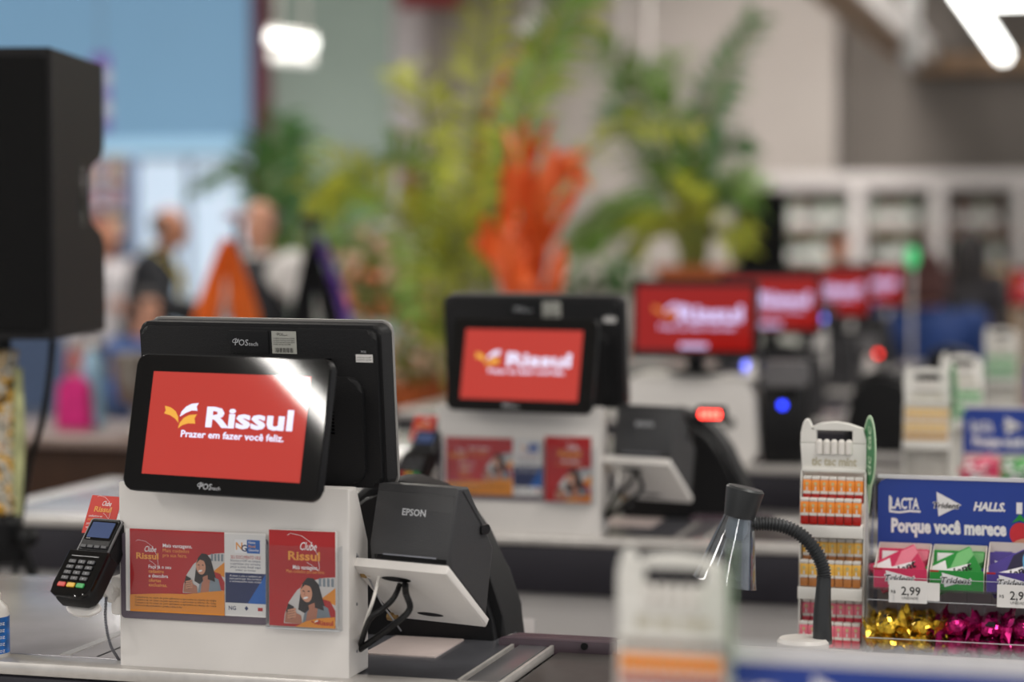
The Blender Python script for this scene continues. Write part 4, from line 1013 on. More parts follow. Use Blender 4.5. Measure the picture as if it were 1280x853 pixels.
m = MB().lathe([(.018, .86), (.034, .865), (.036, .94), (.028, .952), (.018, .955)], BLACK, 16); m.tube([(.03, -.01, .915), (.055, -.02, .915)], .008, BLACK, 8); m.ball((.062, -.022, .915), (.02, .016, .02), BLACK); m.ball((-.03, -.03, .89), .02, BLACK); m.build('hub', ss)
for k in range(3):
    a = .4+2*pi*k/3
    MB().tube([(.03*cos(a), .03*sin(a), .90), (.19*cos(a), .19*sin(a), .45), (.27*cos(a), .27*sin(a), .012)], .011, BLACK, 8).build('leg', ss)
cp = spline([at(66, 425, 4.0), at(62, 470, 4.0), at(52, 530, 4.02), at(36, 585, 4.05), at(22, 680, 4.12), at(16, 780, 4.15)], 8)
tag(MB().tube(cp, .0065, BLACK, 8).build('audio_cable'), 'black cord hanging down from the big loudspeaker', 'cable')

# bottle at the lower left corner
bo = atz(-26, 826, ZC)
t = thing('spray_bottle', 'white-topped bottle with a blue label cut by the lower left corner', 'bottle', (bo.x, bo.y+.03, ZC-.002))
MB().lathe([(.0, 0), (.022, 0), (.0245, .004), (.0245, .058), (.022, .068), (.014, .076), (.0125, .080)], WHITEP, 28).build('bottle_body', t)
LBL = mat('label_blue', (24, 100, 178), .35, var=.25, scale=70)
m = MB().lathe([(.0249, .008), (.0249, .056)], LBL, 28)
for k in range(5): m.text('oz', .002, .010+.009*k, .008, T(.0, -.0, 0) @ RZ(.9) @ frame((0, -.0252, 0)), WPRINT, .0002)
m.build('bottle_label', t, label='blue printed label'); MB().lathe([(.014, .078), (.014, .085), (.012, .088), (0, .088)], WHITEP, 20).build('bottle_cap', t)

# ------------------------------------------------------------------ service counter at the left, and what stands on it
WOODM = wood('counter_wood', (36, 20, 11), (66, 40, 22))
Yw = 5.80
t = thing('service_counter', 'dark brown wooden service counter with a pale top, behind the card reader', 'counter', (-3.62, Yw, 0))
MB().box((0, .30, .425), (2.6, .56, .85), WOODM, .004).build('counter_body', t); MB().box((0, .29, .866), (2.66, .62, .03), mat('counter_top', (132, 112, 104), .3, var=.04), .006).build('counter_top', t)
p = at(132, 524, 6.42); 
t = thing('ice_bucket', 'footed shiny steel bucket on the wooden counter left of the till', 'bucket', (p.x, Yw+.25, .882))
SHINY = mat('polished_steel', (146, 140, 134), .28, metal=.95, var=.03)
MB().lathe([(.0, .075), (.045, .078), (.058, .10), (.068, .16), (.076, .225), (.080, .235), (.077, .236), (.066, .16), (.05, .09), (0, .085)], SHINY, 32).build('bowl', t)
MB().lathe([(.0, 0), (.036, 0), (.036, .006), (.012, .016), (.010, .035), (.017, .045), (.012, .055), (.014, .076), (0, .08)], SHINY, 24).build('foot', t)
for s in (-1, 1): MB().tube([(s*.074, 0, .20), (s*.094, 0, .20), (s*.092, 0, .165), (s*.070, 0, .165)], .005, SHINY, 8).build('handle', t)
p = at(38, 528, 6.4)
t = thing('gift_bag', 'bright magenta paper bag on the wooden counter under the loudspeaker', 'bag', (p.x, Yw+.22, .882))
MAG = mat('bag_magenta', (214, 22, 124), .5, var=.08)
MB().plate([(-.055, 0), (.055, 0), (.045, .14), (.0, .165), (-.045, .14)], frame((0, 0, 0)), MAG, -.05, 0, .004).build('bag_body', t)
MB().tube(spline([(-.025, .025, .14), (-.02, .025, .22), (.02, .025, .22), (.025, .025, .14)], 5), .003, MAG, 6).build('bag_handle', t)
p = at(72, 526, 6.5)
t = thing('water_bottle', 'pale blue bottle on the wooden counter beside the magenta bag', 'bottle', (p.x, Yw+.30, .882))
MB().lathe([(0, 0), (.036, 0), (.039, .005), (.037, .09), (.039, .16), (.036, .20), (.014, .235), (.014, .25)], mat('bottle_blue', (150, 190, 214), .2, var=.06), 24).build('bottle_body', t); MB().lathe([(.016, .245), (.016, .268), (0, .27)], WHITEP, 16).build('bottle_cap', t)

# ------------------------------------------------------------------ draped stands
def drape(name, label, cat, top, legs, wid, m_, dy=.05):
    """cloth hung over a point, falling in bands; each leg is (x, z) of its lower end"""
    m = MB()
    for lx, lz, w in legs:
        n = 14; kx = 10; vs = []; fs = []
        for side in (0, 1):
            for i in range(n+1):
                t = i/n; cx_ = lx*(t**.85); cz = lz*t
                for k in range(kx+1):
                    s = -1+2*k/kx; ww = (w*.42+w*.58*min(1, t*1.5))*.5
                    vs.append((cx_+s*ww, -dy*.3+(.012*sin(s*7+t*2.5+lx*9)+.01*(1-s*s))*(1 if side == 0 else 1)*-1+(.008 if side else 0)+.02*t, cz+.006*(1-s*s)*(1-t)))
        st = (n+1)*(kx+1)
        for i in range(n):
            for k in range(kx):
                a = i*(kx+1)+k; q = (a, a+1, a+kx+2, a+kx+1); fs.append(q); fs.append(tuple(st+j for j in q[::-1]))
        for i in range(n):
            for e in (0, kx): a = i*(kx+1)+e; q = (a, a+kx+1, a+kx+1+st, a+st); fs.append(q)
        for e in (0, n):
            for k in range(kx): a = e*(kx+1)+k; fs.append((a, a+1, a+1+st, a+st))
        m.raw(vs, fs, m_)
    o = m.build(name, loc=top, rz=TH); return tag(o, label, cat)
OC = mat('cloth_orange', (244, 118, 40), .7, var=.10, scale=8); BC = mat('cloth_black', (16, 15, 20), .8, var=.1); PC = mat('cloth_purple', (140, 92, 204), .7, var=.1)
def post(u, v0, d, label, plate_c, vt):
    p = at(u, v0, d); t = thing('display_post', label, 'stand', (p.x, p.y, 0), TH, 'posts with a flat head')
    z = p.z
    MB().tube([(0, 0, .02), (0, 0, z)], .013, BLACK, 10).build('pole', t); MB().lathe([(.11, 0), (.11, .012), (.03, .03), (0, .03)], BLACK, 24).build('base', t)
    MB().box((0, 0, z+.012), (.085, .085, .030), plate_c, .006).build('head_plate', t)
    return t
Dp = 7.6
post(297, 275, Dp, 'post with a pale head behind the orange cloth', mat('head_pale', (196, 170, 176), .5, var=.04), 264)
post(389, 280, Dp, 'black post with a black head between the black and purple cloths', BLACK, 264)
k = Dp/FPX
drape('orange_cloth', 'orange cloth hanging in two bands above the nearest till', 'cloth', at(284, 300, Dp-.06), [(-(284-252)*k, -.34, .088), ((311-284)*k, -.34, .098)], .1, OC)
drape('black_cloth', 'black cloth hanging in two bands right of the orange cloth', 'cloth', at(388, 306, Dp-.06), [(-(388-372)*k, -.33, .065), ((420-388)*k, -.33, .07)], .1, BC)
drape('purple_cloth', 'purple cloth hanging along the right side of the black cloth', 'cloth', at(402, 298, Dp+.02), [((434-402)*k, -.34, .05), (-(402-396)*k, -.20, .04)], .1, PC)

# ------------------------------------------------------------------ plants
LEAFS = [mat('leaf_yellow_green', (182, 188, 58), .5, var=.15, scale=9), mat('leaf_green', (114, 154, 60), .5, var=.15, scale=9), mat('leaf_dark', (76, 122, 62), .5, var=.15, scale=9), mat('leaf_orange', (250, 104, 40), .5, var=.12, scale=9), mat('leaf_amber', (210, 150, 50), .5, var=.12, scale=9)]
STEM = mat('palm_stem', (120, 128, 52), .5, var=.1)
POT = mat('pot_terracotta', (186, 92, 40), .6, var=.06); POTD = mat('pot_dark', (54, 52, 52), .5, var=.06)
def frond(parent, pts, d, leaf, lw, li, n=34, spread=1.0, dd=(0, 0, 0, 0, 0), seed=0, name='frond', t0=.22):
    rnd = random.Random(seed)
    W = [at(u, v, d+dd[min(i, len(dd)-1)])-parent.location for i, (u, v) in enumerate(pts)]
    sp_ = spline(W, 10); N = len(sp_)-1
    m = MB(); m.tube(sp_, [.014*(1-.8*i/N)+.002 for i in range(N+1)], STEM if li < 3 else LEAFS[li], 6)
    vs = []; fs = []
    for j in range(n):
        t = t0+(1-t0)*j/(n-1); f = t*N; i = min(int(f), N-1); p = sp_[i].lerp(sp_[i+1], f-i); tg = (sp_[i+1]-sp_[i]).normalized()
        side = tg.cross(FH).normalized()
        if side.length < .1: side = RT.copy()
        back = side.cross(tg).normalized()
        L = leaf*(.45+.55*sin(pi*min(1, (1-t)*.9+.1)))*rnd.uniform(.8, 1.15)
        for s in (-1, 1):
            ph = rnd.uniform(-.5, .7)
            dr = (side*s*spread*cos(ph)+tg*(.55+.3*t)+back*sin(ph)).normalized()
            tip = p+dr*L+Vector((0, 0, -.25*L*L/leaf)); mid = p+dr*L*.5+Vector((0, 0, .02*L))
            wv = dr.cross(back if abs(s) else side).normalized()*lw*.5+back*lw*.25
            b0 = len(vs); vs += [p-wv*.4, p+wv*.4, mid+wv, mid-wv, tip+wv*.12, tip-wv*.12]
            fs += [(b0, b0+1, b0+2, b0+3), (b0+3, b0+2, b0+4, b0+5)]
    m.raw(vs, fs, LEAFS[li])
    return m.build(name, parent)
def pot(parent, r, h, m_, stems=0, seed=1):
    MB().lathe([(0, 0), (r*.75, 0), (r, h), (r*1.08, h), (r*1.08, h+.03), (r*.95, h+.03), (r*.9, h-.03), (0, h-.03)], m_, 28).build('pot', parent)
def palm(base, d, label, fr, potm=POTD, r=.2, h=.38, zb=0, group='potted palms'):
    p = at(base[0], base[1], d); t = thing('potted_palm', label, 'palm', (p.x, p.y, zb), 0, group)
    pot(t, r, h, potm)
    m = MB(); rnd = random.Random(int(d*10))
    for k in range(5):
        a = 2*pi*k/5; m.tube(spline([(.05*cos(a), .05*sin(a), h-.05), (.09*cos(a), .09*sin(a), h+.4), (.07*cos(a+.4), .07*sin(a+.4), p.z-zb+.05)], 6), [.02]*6+[.016]*7, STEM, 8)
    m.build('stems', t)
    for i, (pts, li, lf, n, sprd) in enumerate(fr): frond(t, pts, d, lf*(.92 if d < 10 else .85), .022 if d < 10 else .030, li, int(n*(.72 if d < 10 else .8)), sprd, (0, rnd.uniform(-.1, .1), rnd.uniform(-.3, .3), rnd.uniform(-.45, .45), rnd.uniform(-.5, .5)), i+int(d), t0=.12 if li > 2 else .25)
    return t
palm((598, 470), 8.7, 'tallest yellow-green palm behind the second till, reaching the top edge', [
    ([(590, 440), (575, 330), (585, 220), (600, 100), (615, -30)], 0, .30, 46, .9),
    ([(605, 430), (612, 320), (630, 210), (670, 100), (745, -20)], 0, .26, 50, .8),
    ([(612, 400), (622, 280), (640, 190), (676, 90), (700, 20), (735, -40)], 1, .24, 40, .7),
    ([(585, 420), (562, 310), (545, 210), (528, 120), (520, 80)], 0, .26, 34, .9),
    ([(585, 430), (560, 350), (535, 270), (512, 210), (490, 190)], 1, .24, 34, .9),
    ([(580, 440), (545, 350), (500, 270), (430, 215), (385, 245)], 0, .24, 44, .9),
    ([(615, 420), (655, 310), (715, 215), (790, 155), (868, 158)], 0, .15, 36, .7),
    ([(575, 450), (545, 400), (520, 350), (505, 300)], 1, .22, 26, .9),
    ([(600, 430), (585, 340), (560, 270), (568, 200)], 0, .24, 30, .9),
    ([(560, 490), (552, 420), (548, 350), (556, 300)], 0, .20, 30, 1.),
    ([(620, 440), (600, 330), (600, 250), (612, 160)], 1, .22, 30, .8),
    ([(595, 300), (600, 190), (630, 95), (686, 42)], 4, .09, 26, .6)], r=.24)
palm((352, 380), 11.5, 'dark green palm before the grey-green glass, left of centre', [
    ([(352, 360), (350, 280), (345, 210), (352, 150)], 2, .34, 30, 1.),
    ([(355, 350), (380, 260), (385, 200), (375, 165)], 2, .32, 30, 1.),
    ([(350, 350), (335, 270), (325, 220), (318, 175)], 2, .28, 26, .9),
    ([(350, 340), (330, 250), (285, 212), (232, 240)], 2, .14, 30, .7),
    ([(360, 350), (400, 270), (430, 240), (455, 230)], 1, .30, 30, .9),
    ([(360, 360), (395, 310), (420, 290), (450, 300)], 1, .28, 26, .9),
    ([(350, 365), (340, 330), (345, 280), (365, 240)], 2, .3, 26, 1.)], r=.22)
palm((866, 330), 11.0, 'green palm in an orange pot above the wide red monitors', [
    ([(866, 320), (850, 230), (842, 150), (846, 70)], 1, .30, 34, .9),
    ([(868, 320), (872, 220), (892, 120), (945, 25)], 2, .26, 34, .8),
    ([(862, 320), (832, 200), (800, 110), (752, 62)], 1, .30, 34, .9),
    ([(860, 320), (820, 230), (775, 160), (790, 90)], 2, .24, 26, .9),
    ([(862, 325), (815, 265), (765, 270), (715, 310)], 1, .20, 34, .9),
    ([(864, 325), (830, 285), (790, 300), (760, 340)], 0, .20, 28, .9),
    ([(872, 320), (900, 250), (925, 232), (955, 240)], 1, .22, 28, .9),
    ([(870, 325), (895, 290), (915, 285), (930, 310)], 0, .18, 24, .9),
    ([(868, 320), (880, 240), (905, 190), (930, 170)], 2, .24, 28, .9),
    ([(866, 325), (858, 280), (862, 240), (880, 205)], 0, .22, 28, 1.)], POT, .19, .34, at(866, 350, 11.0).z-.30)
t = [o for o in bpy.data.objects if o.name.startswith('potted_palm')][-1]
pl = thing('plant_pedestal', 'dark pedestal under the orange pot of the right palm', 'pedestal', (t.location.x, t.location.y, 0))
MB().box((0, 0, (t.location.z-.03)/2), (.44, .44, t.location.z-.03), POTD, .01).build('pedestal_body', pl); MB().box((0, 0, t.location.z-.0155), (.5, .5, .029), BLACKM, .006).build('pedestal_top', pl)
# orange strap-leaved plant
p = at(655, 400, 7.75); t = thing('orange_plant', 'vivid orange strap-leaved plant rising behind the second till', 'plant', (p.x, p.y, 0)); pot(t, .13, .34, POTD)
MB().tube([(0, 0, .3), (.02, 0, p.z-.05)], .03, STEM, 8).build('stem', t)
def strap(parent, pts, d, w, m_, i):
    rnd = random.Random(i); sp_ = spline([at(u, v, d+rnd.uniform(-.15, .15))-parent.location for u, v in pts], 8); N = len(sp_)-1; vs = []; fs = []
    for j, q in enumerate(sp_):
        tg = (sp_[min(j+1, N)]-sp_[max(j-1, 0)]).normalized(); sd = tg.cross(FH).normalized(); ww = w*(.35+.65*sin(pi*min(.97, .12+.85*j/N)))*.5
        a = rnd.uniform(-.15, .15); sd = (sd*cos(a+.5*sin(i))+FH*sin(a+.5*sin(i)))
        vs += [q-sd*ww, q+FH*.012, q+sd*ww]
    for j in range(N): b0 = j*3; fs += [(b0, b0+1, b0+4, b0+3), (b0+1, b0+2, b0+5, b0+4)]
    MB().raw(vs, fs, m_).build('strap_leaf', parent)
STR = [([(650, 395), (640, 330), (635, 270), (640, 200)], .07), ([(655, 395), (665, 320), (662, 240), (655, 150)], .06), ([(660, 395), (672, 330), (680, 250), (690, 180)], .07), ([(652, 395), (655, 300), (680, 220), (712, 190)], .06),
       ([(648, 395), (625, 330), (612, 290), (604, 270)], .06), ([(660, 395), (690, 360), (698, 330), (703, 305)], .07), ([(645, 395), (650, 350), (690, 290), (722, 240)], .05), ([(655, 395), (635, 300), (640, 240), (625, 215)], .05),
       ([(640, 300), (632, 240), (640, 190), (632, 160)], .04), ([(668, 280), (690, 230), (705, 200), (735, 190)], .045), ([(662, 300), (650, 230), (668, 190), (690, 150)], .04), ([(690, 260), (718, 240), (722, 215), (738, 235)], .04), ([(645, 340), (612, 320), (600, 300), (592, 310)], .045),
       ([(650, 395), (668, 280), (700, 220), (730, 205)], .05), ([(655, 390), (670, 340), (665, 290), (672, 230)], .06), ([(650, 395), (655, 360), (648, 310), (628, 262)], .05), ([(658, 395), (680, 372), (692, 352), (700, 318)], .05)]
for i, (pts, w) in enumerate(STR): strap(t, pts, 7.75, w*1.02, LEAFS[3], i)
# bushes on a plant bench
ZBN = .74
def bench(u, d, w, dp, label):
    bp_ = at(u, 490, d); t = thing('plant_bench', label, 'bench', (bp_.x, bp_.y, 0), TH)
    MB().box((0, 0, ZBN-.02), (w, dp, .04), WOODM, .005).build('bench_top', t)
    for x in (-w/2+.06, w/2-.06):
        for y in (-dp/2+.06, dp/2-.06): MB().box((x, y, (ZBN-.04)/2), (.05, .05, ZBN-.04), WOODM, .004).build('leg', t)
bench(482, 9.5, .86, .95, 'wooden bench under the flowering pots left of the tall palm')
bench(738, 11.0, .50, .5, 'wooden bench under the white flower balls right of the orange plant')
FL = [mat('flower_white', (222, 216, 206), .6, var=.05), mat('flower_salmon', (226, 130, 90), .6, var=.08), mat('leaf_olive', (120, 124, 60), .6, var=.15), mat('flower_blush', (214, 176, 150), .6, var=.08)]
def bush(u, v, d, r, lm, fm, label, nf=9, pot_m=POT):
    p = at(u, v, d); t = thing('potted_bush', label, 'plant', (p.x, p.y, ZBN), 0, 'small potted plants')
    hp = max(.08, min(.16, p.z-ZBN-r*.8)); pot(t, .09, hp, pot_m); rnd = random.Random(int(u+v))
    cz = p.z-ZBN; MB().tube([(0, 0, hp-.03), (0, 0, cz)], .012, STEM, 6).build('stem', t)
    vs = []; fs = []
    for k in range(130):
        q = Vector((rnd.gauss(0, 1), rnd.gauss(0, 1), rnd.gauss(0, 1))).normalized(); c = q*r*rnd.uniform(.45, 1); c.z += cz
        a = q.orthogonal().normalized(); a.rotate(Matrix.Rotation(rnd.uniform(0, 6), 3, q)); b2 = q.cross(a); L = r*.30; b0 = len(vs)
        vs += [c-a*L, c+b2*L*.4+q*L*.2, c+a*L, c-b2*L*.4+q*L*.2]; fs += [(b0, b0+1, b0+2, b0+3)]
    MB().raw(vs, fs, lm).build('foliage', t)
    fm_ = MB().ball((0, 0, 0), r*.17, fm, seg=8).ball((0, -r*.10, r*.05), r*.09, fm, seg=6).mesh('flower')
    for k in range(nf):
        q = Vector((rnd.gauss(0, 1), rnd.gauss(-.6, .8), rnd.gauss(.3, .8))).normalized(); o = bpy.data.objects.new('flower', fm_); COL.objects.link(o); o.parent = t; o.location = q*r*.92+Vector((0, 0, cz))
for a in ((455, 330, 9.6, .16, FL[2], FL[3], 'potted plant with pale blossoms just right of the purple cloth'), (500, 320, 9.9, .15, FL[2], FL[0], 'whitish flowering plant left of the tall palm, upper one'), (455, 375, 9.2, .13, FL[2], FL[1], 'salmon flowering plant above the right end of the nearest till'),
          (505, 372, 9.3, .14, FL[2], FL[3], 'blush flowering plant left of the tall palm, lower one'), (540, 400, 9.3, .15, LEAFS[1], FL[1], 'green plant with salmon blooms at the foot of the tall palm'), (515, 455, 9.1, .13, FL[2], FL[3], 'small olive plant between the two till terminals'),
          (712, 352, 11.0, .11, LEAFS[2], FL[0], 'white flower ball right of the orange plant'), (742, 354, 11.05, .09, LEAFS[2], FL[0], 'small white flower ball, middle one right of the orange plant'), (778, 346, 10.95, .13, LEAFS[2], FL[0], 'large white flower ball left of the wide red monitors')):
    bush(*a, nf=16)

# ------------------------------------------------------------------ shelves with bottles at the back
SHW = mat('shelf_white', (196, 190, 188), .6, var=.02); SHB = mat('shelf_back', (168, 170, 162), .7, var=.05)
Ys = 16.42
sx = [aty(u, 230, Ys).x for u in (930, 985, 1075, 1175, 1278, 1380)]
zt, zc = aty(1100, 216, Ys).z, aty(1100, 236, Ys).z
t = thing('wall_shelving', 'long white wall shelving full of bottles at the back right', 'shelving', ((sx[0]+sx[-1])/2, Ys, 0))
cx_ = t.location.x
MB().box((0, .03, (zt+zc)/2), (sx[-1]-sx[0], .40, zt-zc), SHW, .01).build('cornice', t)
MB().box((.0, .22, zc/2), (sx[-1]-sx[0], .02, zc), SHB).build('back_panel', t)
for u in (1075, 1175, 1278): MB().box((aty(u, 230, Ys).x-cx_, 0, zc/2), (.10, .36, zc), SHW, .008).build('upright', t)
zs_ = [aty(1100, v, Ys).z for v in (291, 336, 380)]
for z in zs_: MB().box((0, .04, z), (sx[-1]-sx[0], .32, .03), mat('shelf_board', (150, 118, 108), .6, var=.06), .004).build('shelf_board', t)
BT = [mat('glass_green', (70, 92, 70), .15, var=.1), mat('glass_brown', (84, 52, 36), .15, var=.1), mat('glass_pale', (156, 168, 152), .2, var=.08)]
CAPM = mat('cap_maroon', (112, 44, 40), .4, var=.1)
BM = []
for g in BT:
    m = MB().lathe([(0, 0), (.036, 0), (.037, .01), (.037, .15), (.028, .185), (.014, .21), (.013, .245)], g, 14).lathe([(.0150, .235), (.0150, .262), (0, .263)], CAPM, 10).lathe([(.0374, .05), (.0374, .12)], PAPER, 14); BM.append(m.mesh('bottle'))
rnd = random.Random(9)
bays = [(sx[1]+.0, sx[2]-.10), (sx[2]+.10, sx[3]-.10), (sx[3]+.10, sx[4]-.10), ]
for bi, (x0, x1) in enumerate(bays):
    for ri, z in enumerate(zs_[:3]):
        n = int((x1-x0)/.088)
        for k in range(n):
            g = rnd.choice((0, 0, 1, 2)) if bi < 2 else rnd.choice((1, 2, 2)); o = bpy.data.objects.new('bottle', BM[g]); COL.objects.link(o)
            o.location = (x0+.04+.088*k+rnd.uniform(-.01, .01), Ys-.03, z+.0155)
            tag(o, f'{("green", "brown", "pale")[g]} bottle on the {("upper", "middle", "lower")[ri]} shelf, {("left", "middle", "right")[bi]} bay at the back', 'bottle', f'bottles, {("left", "middle", "right")[bi]} bay {("upper", "middle", "lower")[ri]} shelf {("green", "brown", "pale")[g]}')
s2 = at(985, 240, 11.5); loudspeaker('dark loudspeaker far back, right of the green palm', s2, TH, at(985, 345, 11.5).z, .45, .8)
t = thing('speaker_stand', 'dark pole stand under the far loudspeaker behind the monitors', 'stand', (s2.x-.14, s2.y+.12, 0)); z1 = at(985, 345, 11.5).z
MB().tube([(0, 0, .02), (0, 0, z1-.001)], .02, BLACK, 12).build('pole', t); MB().lathe([(.24, 0), (.24, .015), (.03, .04), (0, .04)], BLACK, 24).build('base', t)
# lane light, red monitor and cartons at the right edge
p = at(1140, 322, 8.6); t = thing('lane_light', 'glowing green lane light on a thin pole before the shelves', 'light', (p.x, p.y, 0))
GL = mat('green_glow', (60, 220, 130), .3, emit=.42, ecol=(70, 200, 125), var=.001)
MB().ball((0, 0, p.z), (.024, .024, .045), GL).build('lamp_globe', t, label='green globe'); MB().tube([(0, 0, .02), (0, 0, p.z-.05)], .006, SHW, 8).build('pole', t); MB().lathe([(.15, 0), (.15, .012), (.02, .03), (0, .03)], SHW, 20).build('base', t)
CARD = mat('cardboard', (176, 146, 112), .7, var=.06, scale=5)
p = at(1247, 400, 12.5)
for k in range(4):
    h = (at(1247, 335, 12.5).z)/4
    t = thing('cardboard_box', ('lowest', 'second', 'third', 'topmost')[k]+' cardboard box of the stack by the right edge at the back', 'box', (p.x, p.y, h*k), TH, 'stacked cardboard boxes')
    MB().box((0, 0, h/2-.0005), (.22, .3, h-.002), CARD, .006).build('box_body', t); MB().box((0, 0, h-.0016), (.04, .301, .0022), mat('tape', (196, 176, 140), .4)).build('tape_strip', t)

# ------------------------------------------------------------------ people
HAIRM = {'black': mat('hair_black', (30, 24, 24), .5, var=.15, scale=60), 'grey': mat('hair_grey', (90, 84, 80), .6, var=.15, scale=60), 'auburn': mat('hair_auburn', (70, 32, 26), .5, var=.2, scale=50)}
SKIN = mat('skin', (206, 150, 124), .5, var=.04, scale=10); SKIN2 = mat('skin_tan', (188, 128, 100), .5, var=.04, scale=10)
EYE_ = mat('eye_dark', (30, 24, 22), .3); LIPM = mat('lip', (170, 92, 84), .5)
def capsule(m, a, b, ra, rb, M_=SKIN, seg=14):
    a, b = Vector(a), Vector(b); d = b-a; L = d.length; Q = T(*a) @ Vector((0, 0, 1)).rotation_difference(d.normalized()).to_matrix().to_4x4()
    pr = [(ra*sin(x), -ra*cos(x)) for x in [pi*k/10 for k in range(5)]]+[(ra, 0)]+[(rb, L)]+[(rb*cos(x), L+rb*sin(x)) for x in [pi*k/10 for k in range(1, 6)]]
    pr[0] = (0, -ra); pr[-1] = (0, L+rb); m.lathe(pr, M_, seg, Q)
BASE = dict(pelvis=(0, 0, .95), waist=(0, -.01, 1.10), chest=(0, .0, 1.30), neck=(0, .01, 1.45), head=(0, -.015, 1.60),
            sl=(-.175, .01, 1.40), sr=(.175, .01, 1.40), el=(-.225, .03, 1.12), er=(.225, .03, 1.12), wl=(-.235, -.05, .88), wr=(.235, -.05, .88),
            hl=(-.09, 0, .92), hr=(.09, 0, .92), kl=(-.10, -.015, .50), kr=(.10, -.015, .50), al=(-.105, .03, .08), ar=(.105, .03, .08))
def person(label, loc, rz, H, pose, garments, hair, skin=SKIN, hairstyle='short', girth=1.0):
    """body: one voxel-remeshed surface; garments: (name, material, set of bones, offset)"""
    J = {k: Vector(v) for k, v in dict(BASE, **pose).items() if k != 'turn'}
    s = H/1.72; g = girth
    bones = {'torso': [('pelvis', 'waist', .135, .120), ('waist', 'chest', .118, .135), ('chest', 'neck', .12, .062)],
             'shoulder': [('sl', 'chest', .062, .09), ('sr', 'chest', .062, .09)], 'neck': [('neck', 'head', .056, .05)],
             'uarm': [('sl', 'el', .057, .042), ('sr', 'er', .057, .042)], 'farm': [('el', 'wl', .042, .028), ('er', 'wr', .042, .028)],
             'hip': [('hl', 'pelvis', .10, .12), ('hr', 'pelvis', .10, .12)], 'thigh': [('hl', 'kl', .09, .057), ('hr', 'kr', .09, .057)], 'shin': [('kl', 'al', .057, .036), ('kr', 'ar', .057, .036)]}
    m = MB(); segs = []
    for nm, L in bones.items():
        for a, b, ra, rb in L:
            k = g if nm in ('torso', 'hip', 'shoulder') else 1
            capsule(m, J[a], J[b], ra*k, rb*k); segs.append((nm, J[a], J[b]))
    for sd, sg in (('l', -1), ('r', 1)):
        w = J['w'+sd]; d = (w-J['e'+sd]).normalized(); ac = d.cross(Vector((0, 1, 0)) if abs(d.y) < .8 else Vector((1, 0, 0))).normalized(); nn = ac.cross(d)
        pc = w+d*.05; capsule(m, w, w+d*.075+ac*.012, .026, .026); capsule(m, w, w+d*.075-ac*.018, .026, .024); segs.append(('hand', w, w+d*.16))
        for i, ln in enumerate((.066, .074, .070, .056)):
            q = w+d*.085+ac*(.030-.020*i); q2 = q+d*ln*.5+nn*.008; capsule(m, q, q2, .0105, .0098, seg=8); capsule(m, q2, q2+d*ln*.45+nn*.022, .0098, .0085, seg=8)
        q = w+d*.02+ac*.032; capsule(m, q, q+d*.045+ac*.026, .0125, .011, seg=8); capsule(m, q+d*.045+ac*.026, q+d*.075+ac*.024, .011, .009, seg=8)
        a = J['a'+sd]; capsule(m, a+Vector((0, .035, -.045)), a+Vector((sg*.015, -.15, -.055)), .036, .028); segs.append(('foot', a, a+Vector((0, -.15, -.05))))
    hd = J['head']; turn = pose.get('turn', 0) if isinstance(pose.get('turn', 0), (int, float)) else 0
    HM = T(*hd) @ RZ(turn)
    m.ball((0, .012, .03), (.076, .092, .098), SKIN, HM, 20); m.ball((0, -.022, -.045), (.055, .066, .070), SKIN, HM, 16); m.ball((0, -.05, -.085), (.03, .03, .026), SKIN, HM, 10)
    capsule(m, HM @ Vector((0, -.078, .018)), HM @ Vector((0, -.098, -.018)), .009, .014, seg=8)
    for sg in (-1, 1): m.ball((sg*.078, .015, -.005), (.012, .024, .034), SKIN, HM, 10); m.ball((sg*.03, -.074, .040), (.022, .012, .010), SKIN, HM, 8)
    m.ball((0, -.080, -.052), (.024, .012, .010), SKIN, HM, 8)
    segs.append(('head', hd+Vector((0, 0, -.05)), hd+Vector((0, 0, .05))))
    tmp = m.build('tmp_body'); md = tmp.modifiers.new('r', 'REMESH'); md.mode = 'VOXEL'; md.voxel_size = .0095
    sm = tmp.modifiers.new('s', 'SMOOTH'); sm.iterations = 4; sm.factor = .5
    dg = bpy.context.evaluated_depsgraph_get(); me = bpy.data.meshes.new_from_object(tmp.evaluated_get(dg)); old = tmp.data
    bpy.data.objects.remove(tmp); bpy.data.meshes.remove(old)
    n = len(me.vertices); co = np.empty(n*3); me.vertices.foreach_get('co', co); co = co.reshape(-1, 3)
    no = np.empty(n*3); me.vertices.foreach_get('normal', no); no = no.reshape(-1, 3)
    best = np.full(n, 1e9); lab = np.zeros(n, int); names = [x[0] for x in segs]
    for i, (nm, a, b) in enumerate(segs):
        a = np.array(a); b = np.array(b); ab = b-a; t = np.clip(((co-a) @ ab)/(ab @ ab), 0, 1); dd = np.linalg.norm(co-(a+t[:, None]*ab), axis=1)/(1.0 if nm not in ('torso',) else 1.25)
        k = dd < best; best[k] = dd[k]; lab[k] = i
    polys = [tuple(p.vertices) for p in me.polygons]
    t = thing('person', label, 'person', loc, rz, 'people in the store')
    body = bpy.data.objects.new('body', me); COL.objects.link(body); body.parent = t; body.scale = (s, s, s)
    me.materials.clear(); me.materials.append(skin); me.materials.append(EYE_); me.materials.append(LIPM)
    inv = HM.inverted()
    for p in me.polygons:
        p.use_smooth = True; p.material_index = 0
        if names[lab[p.vertices[0]]] == 'head':
            c = inv @ Vector(p.center)
            if c.y < -.055 and abs(abs(c.x)-.03) < .011 and abs(c.z-.022) < .007: p.material_index = 1
            elif c.y < -.07 and abs(c.x) < .022 and abs(c.z+.052) < .009: p.material_index = 2
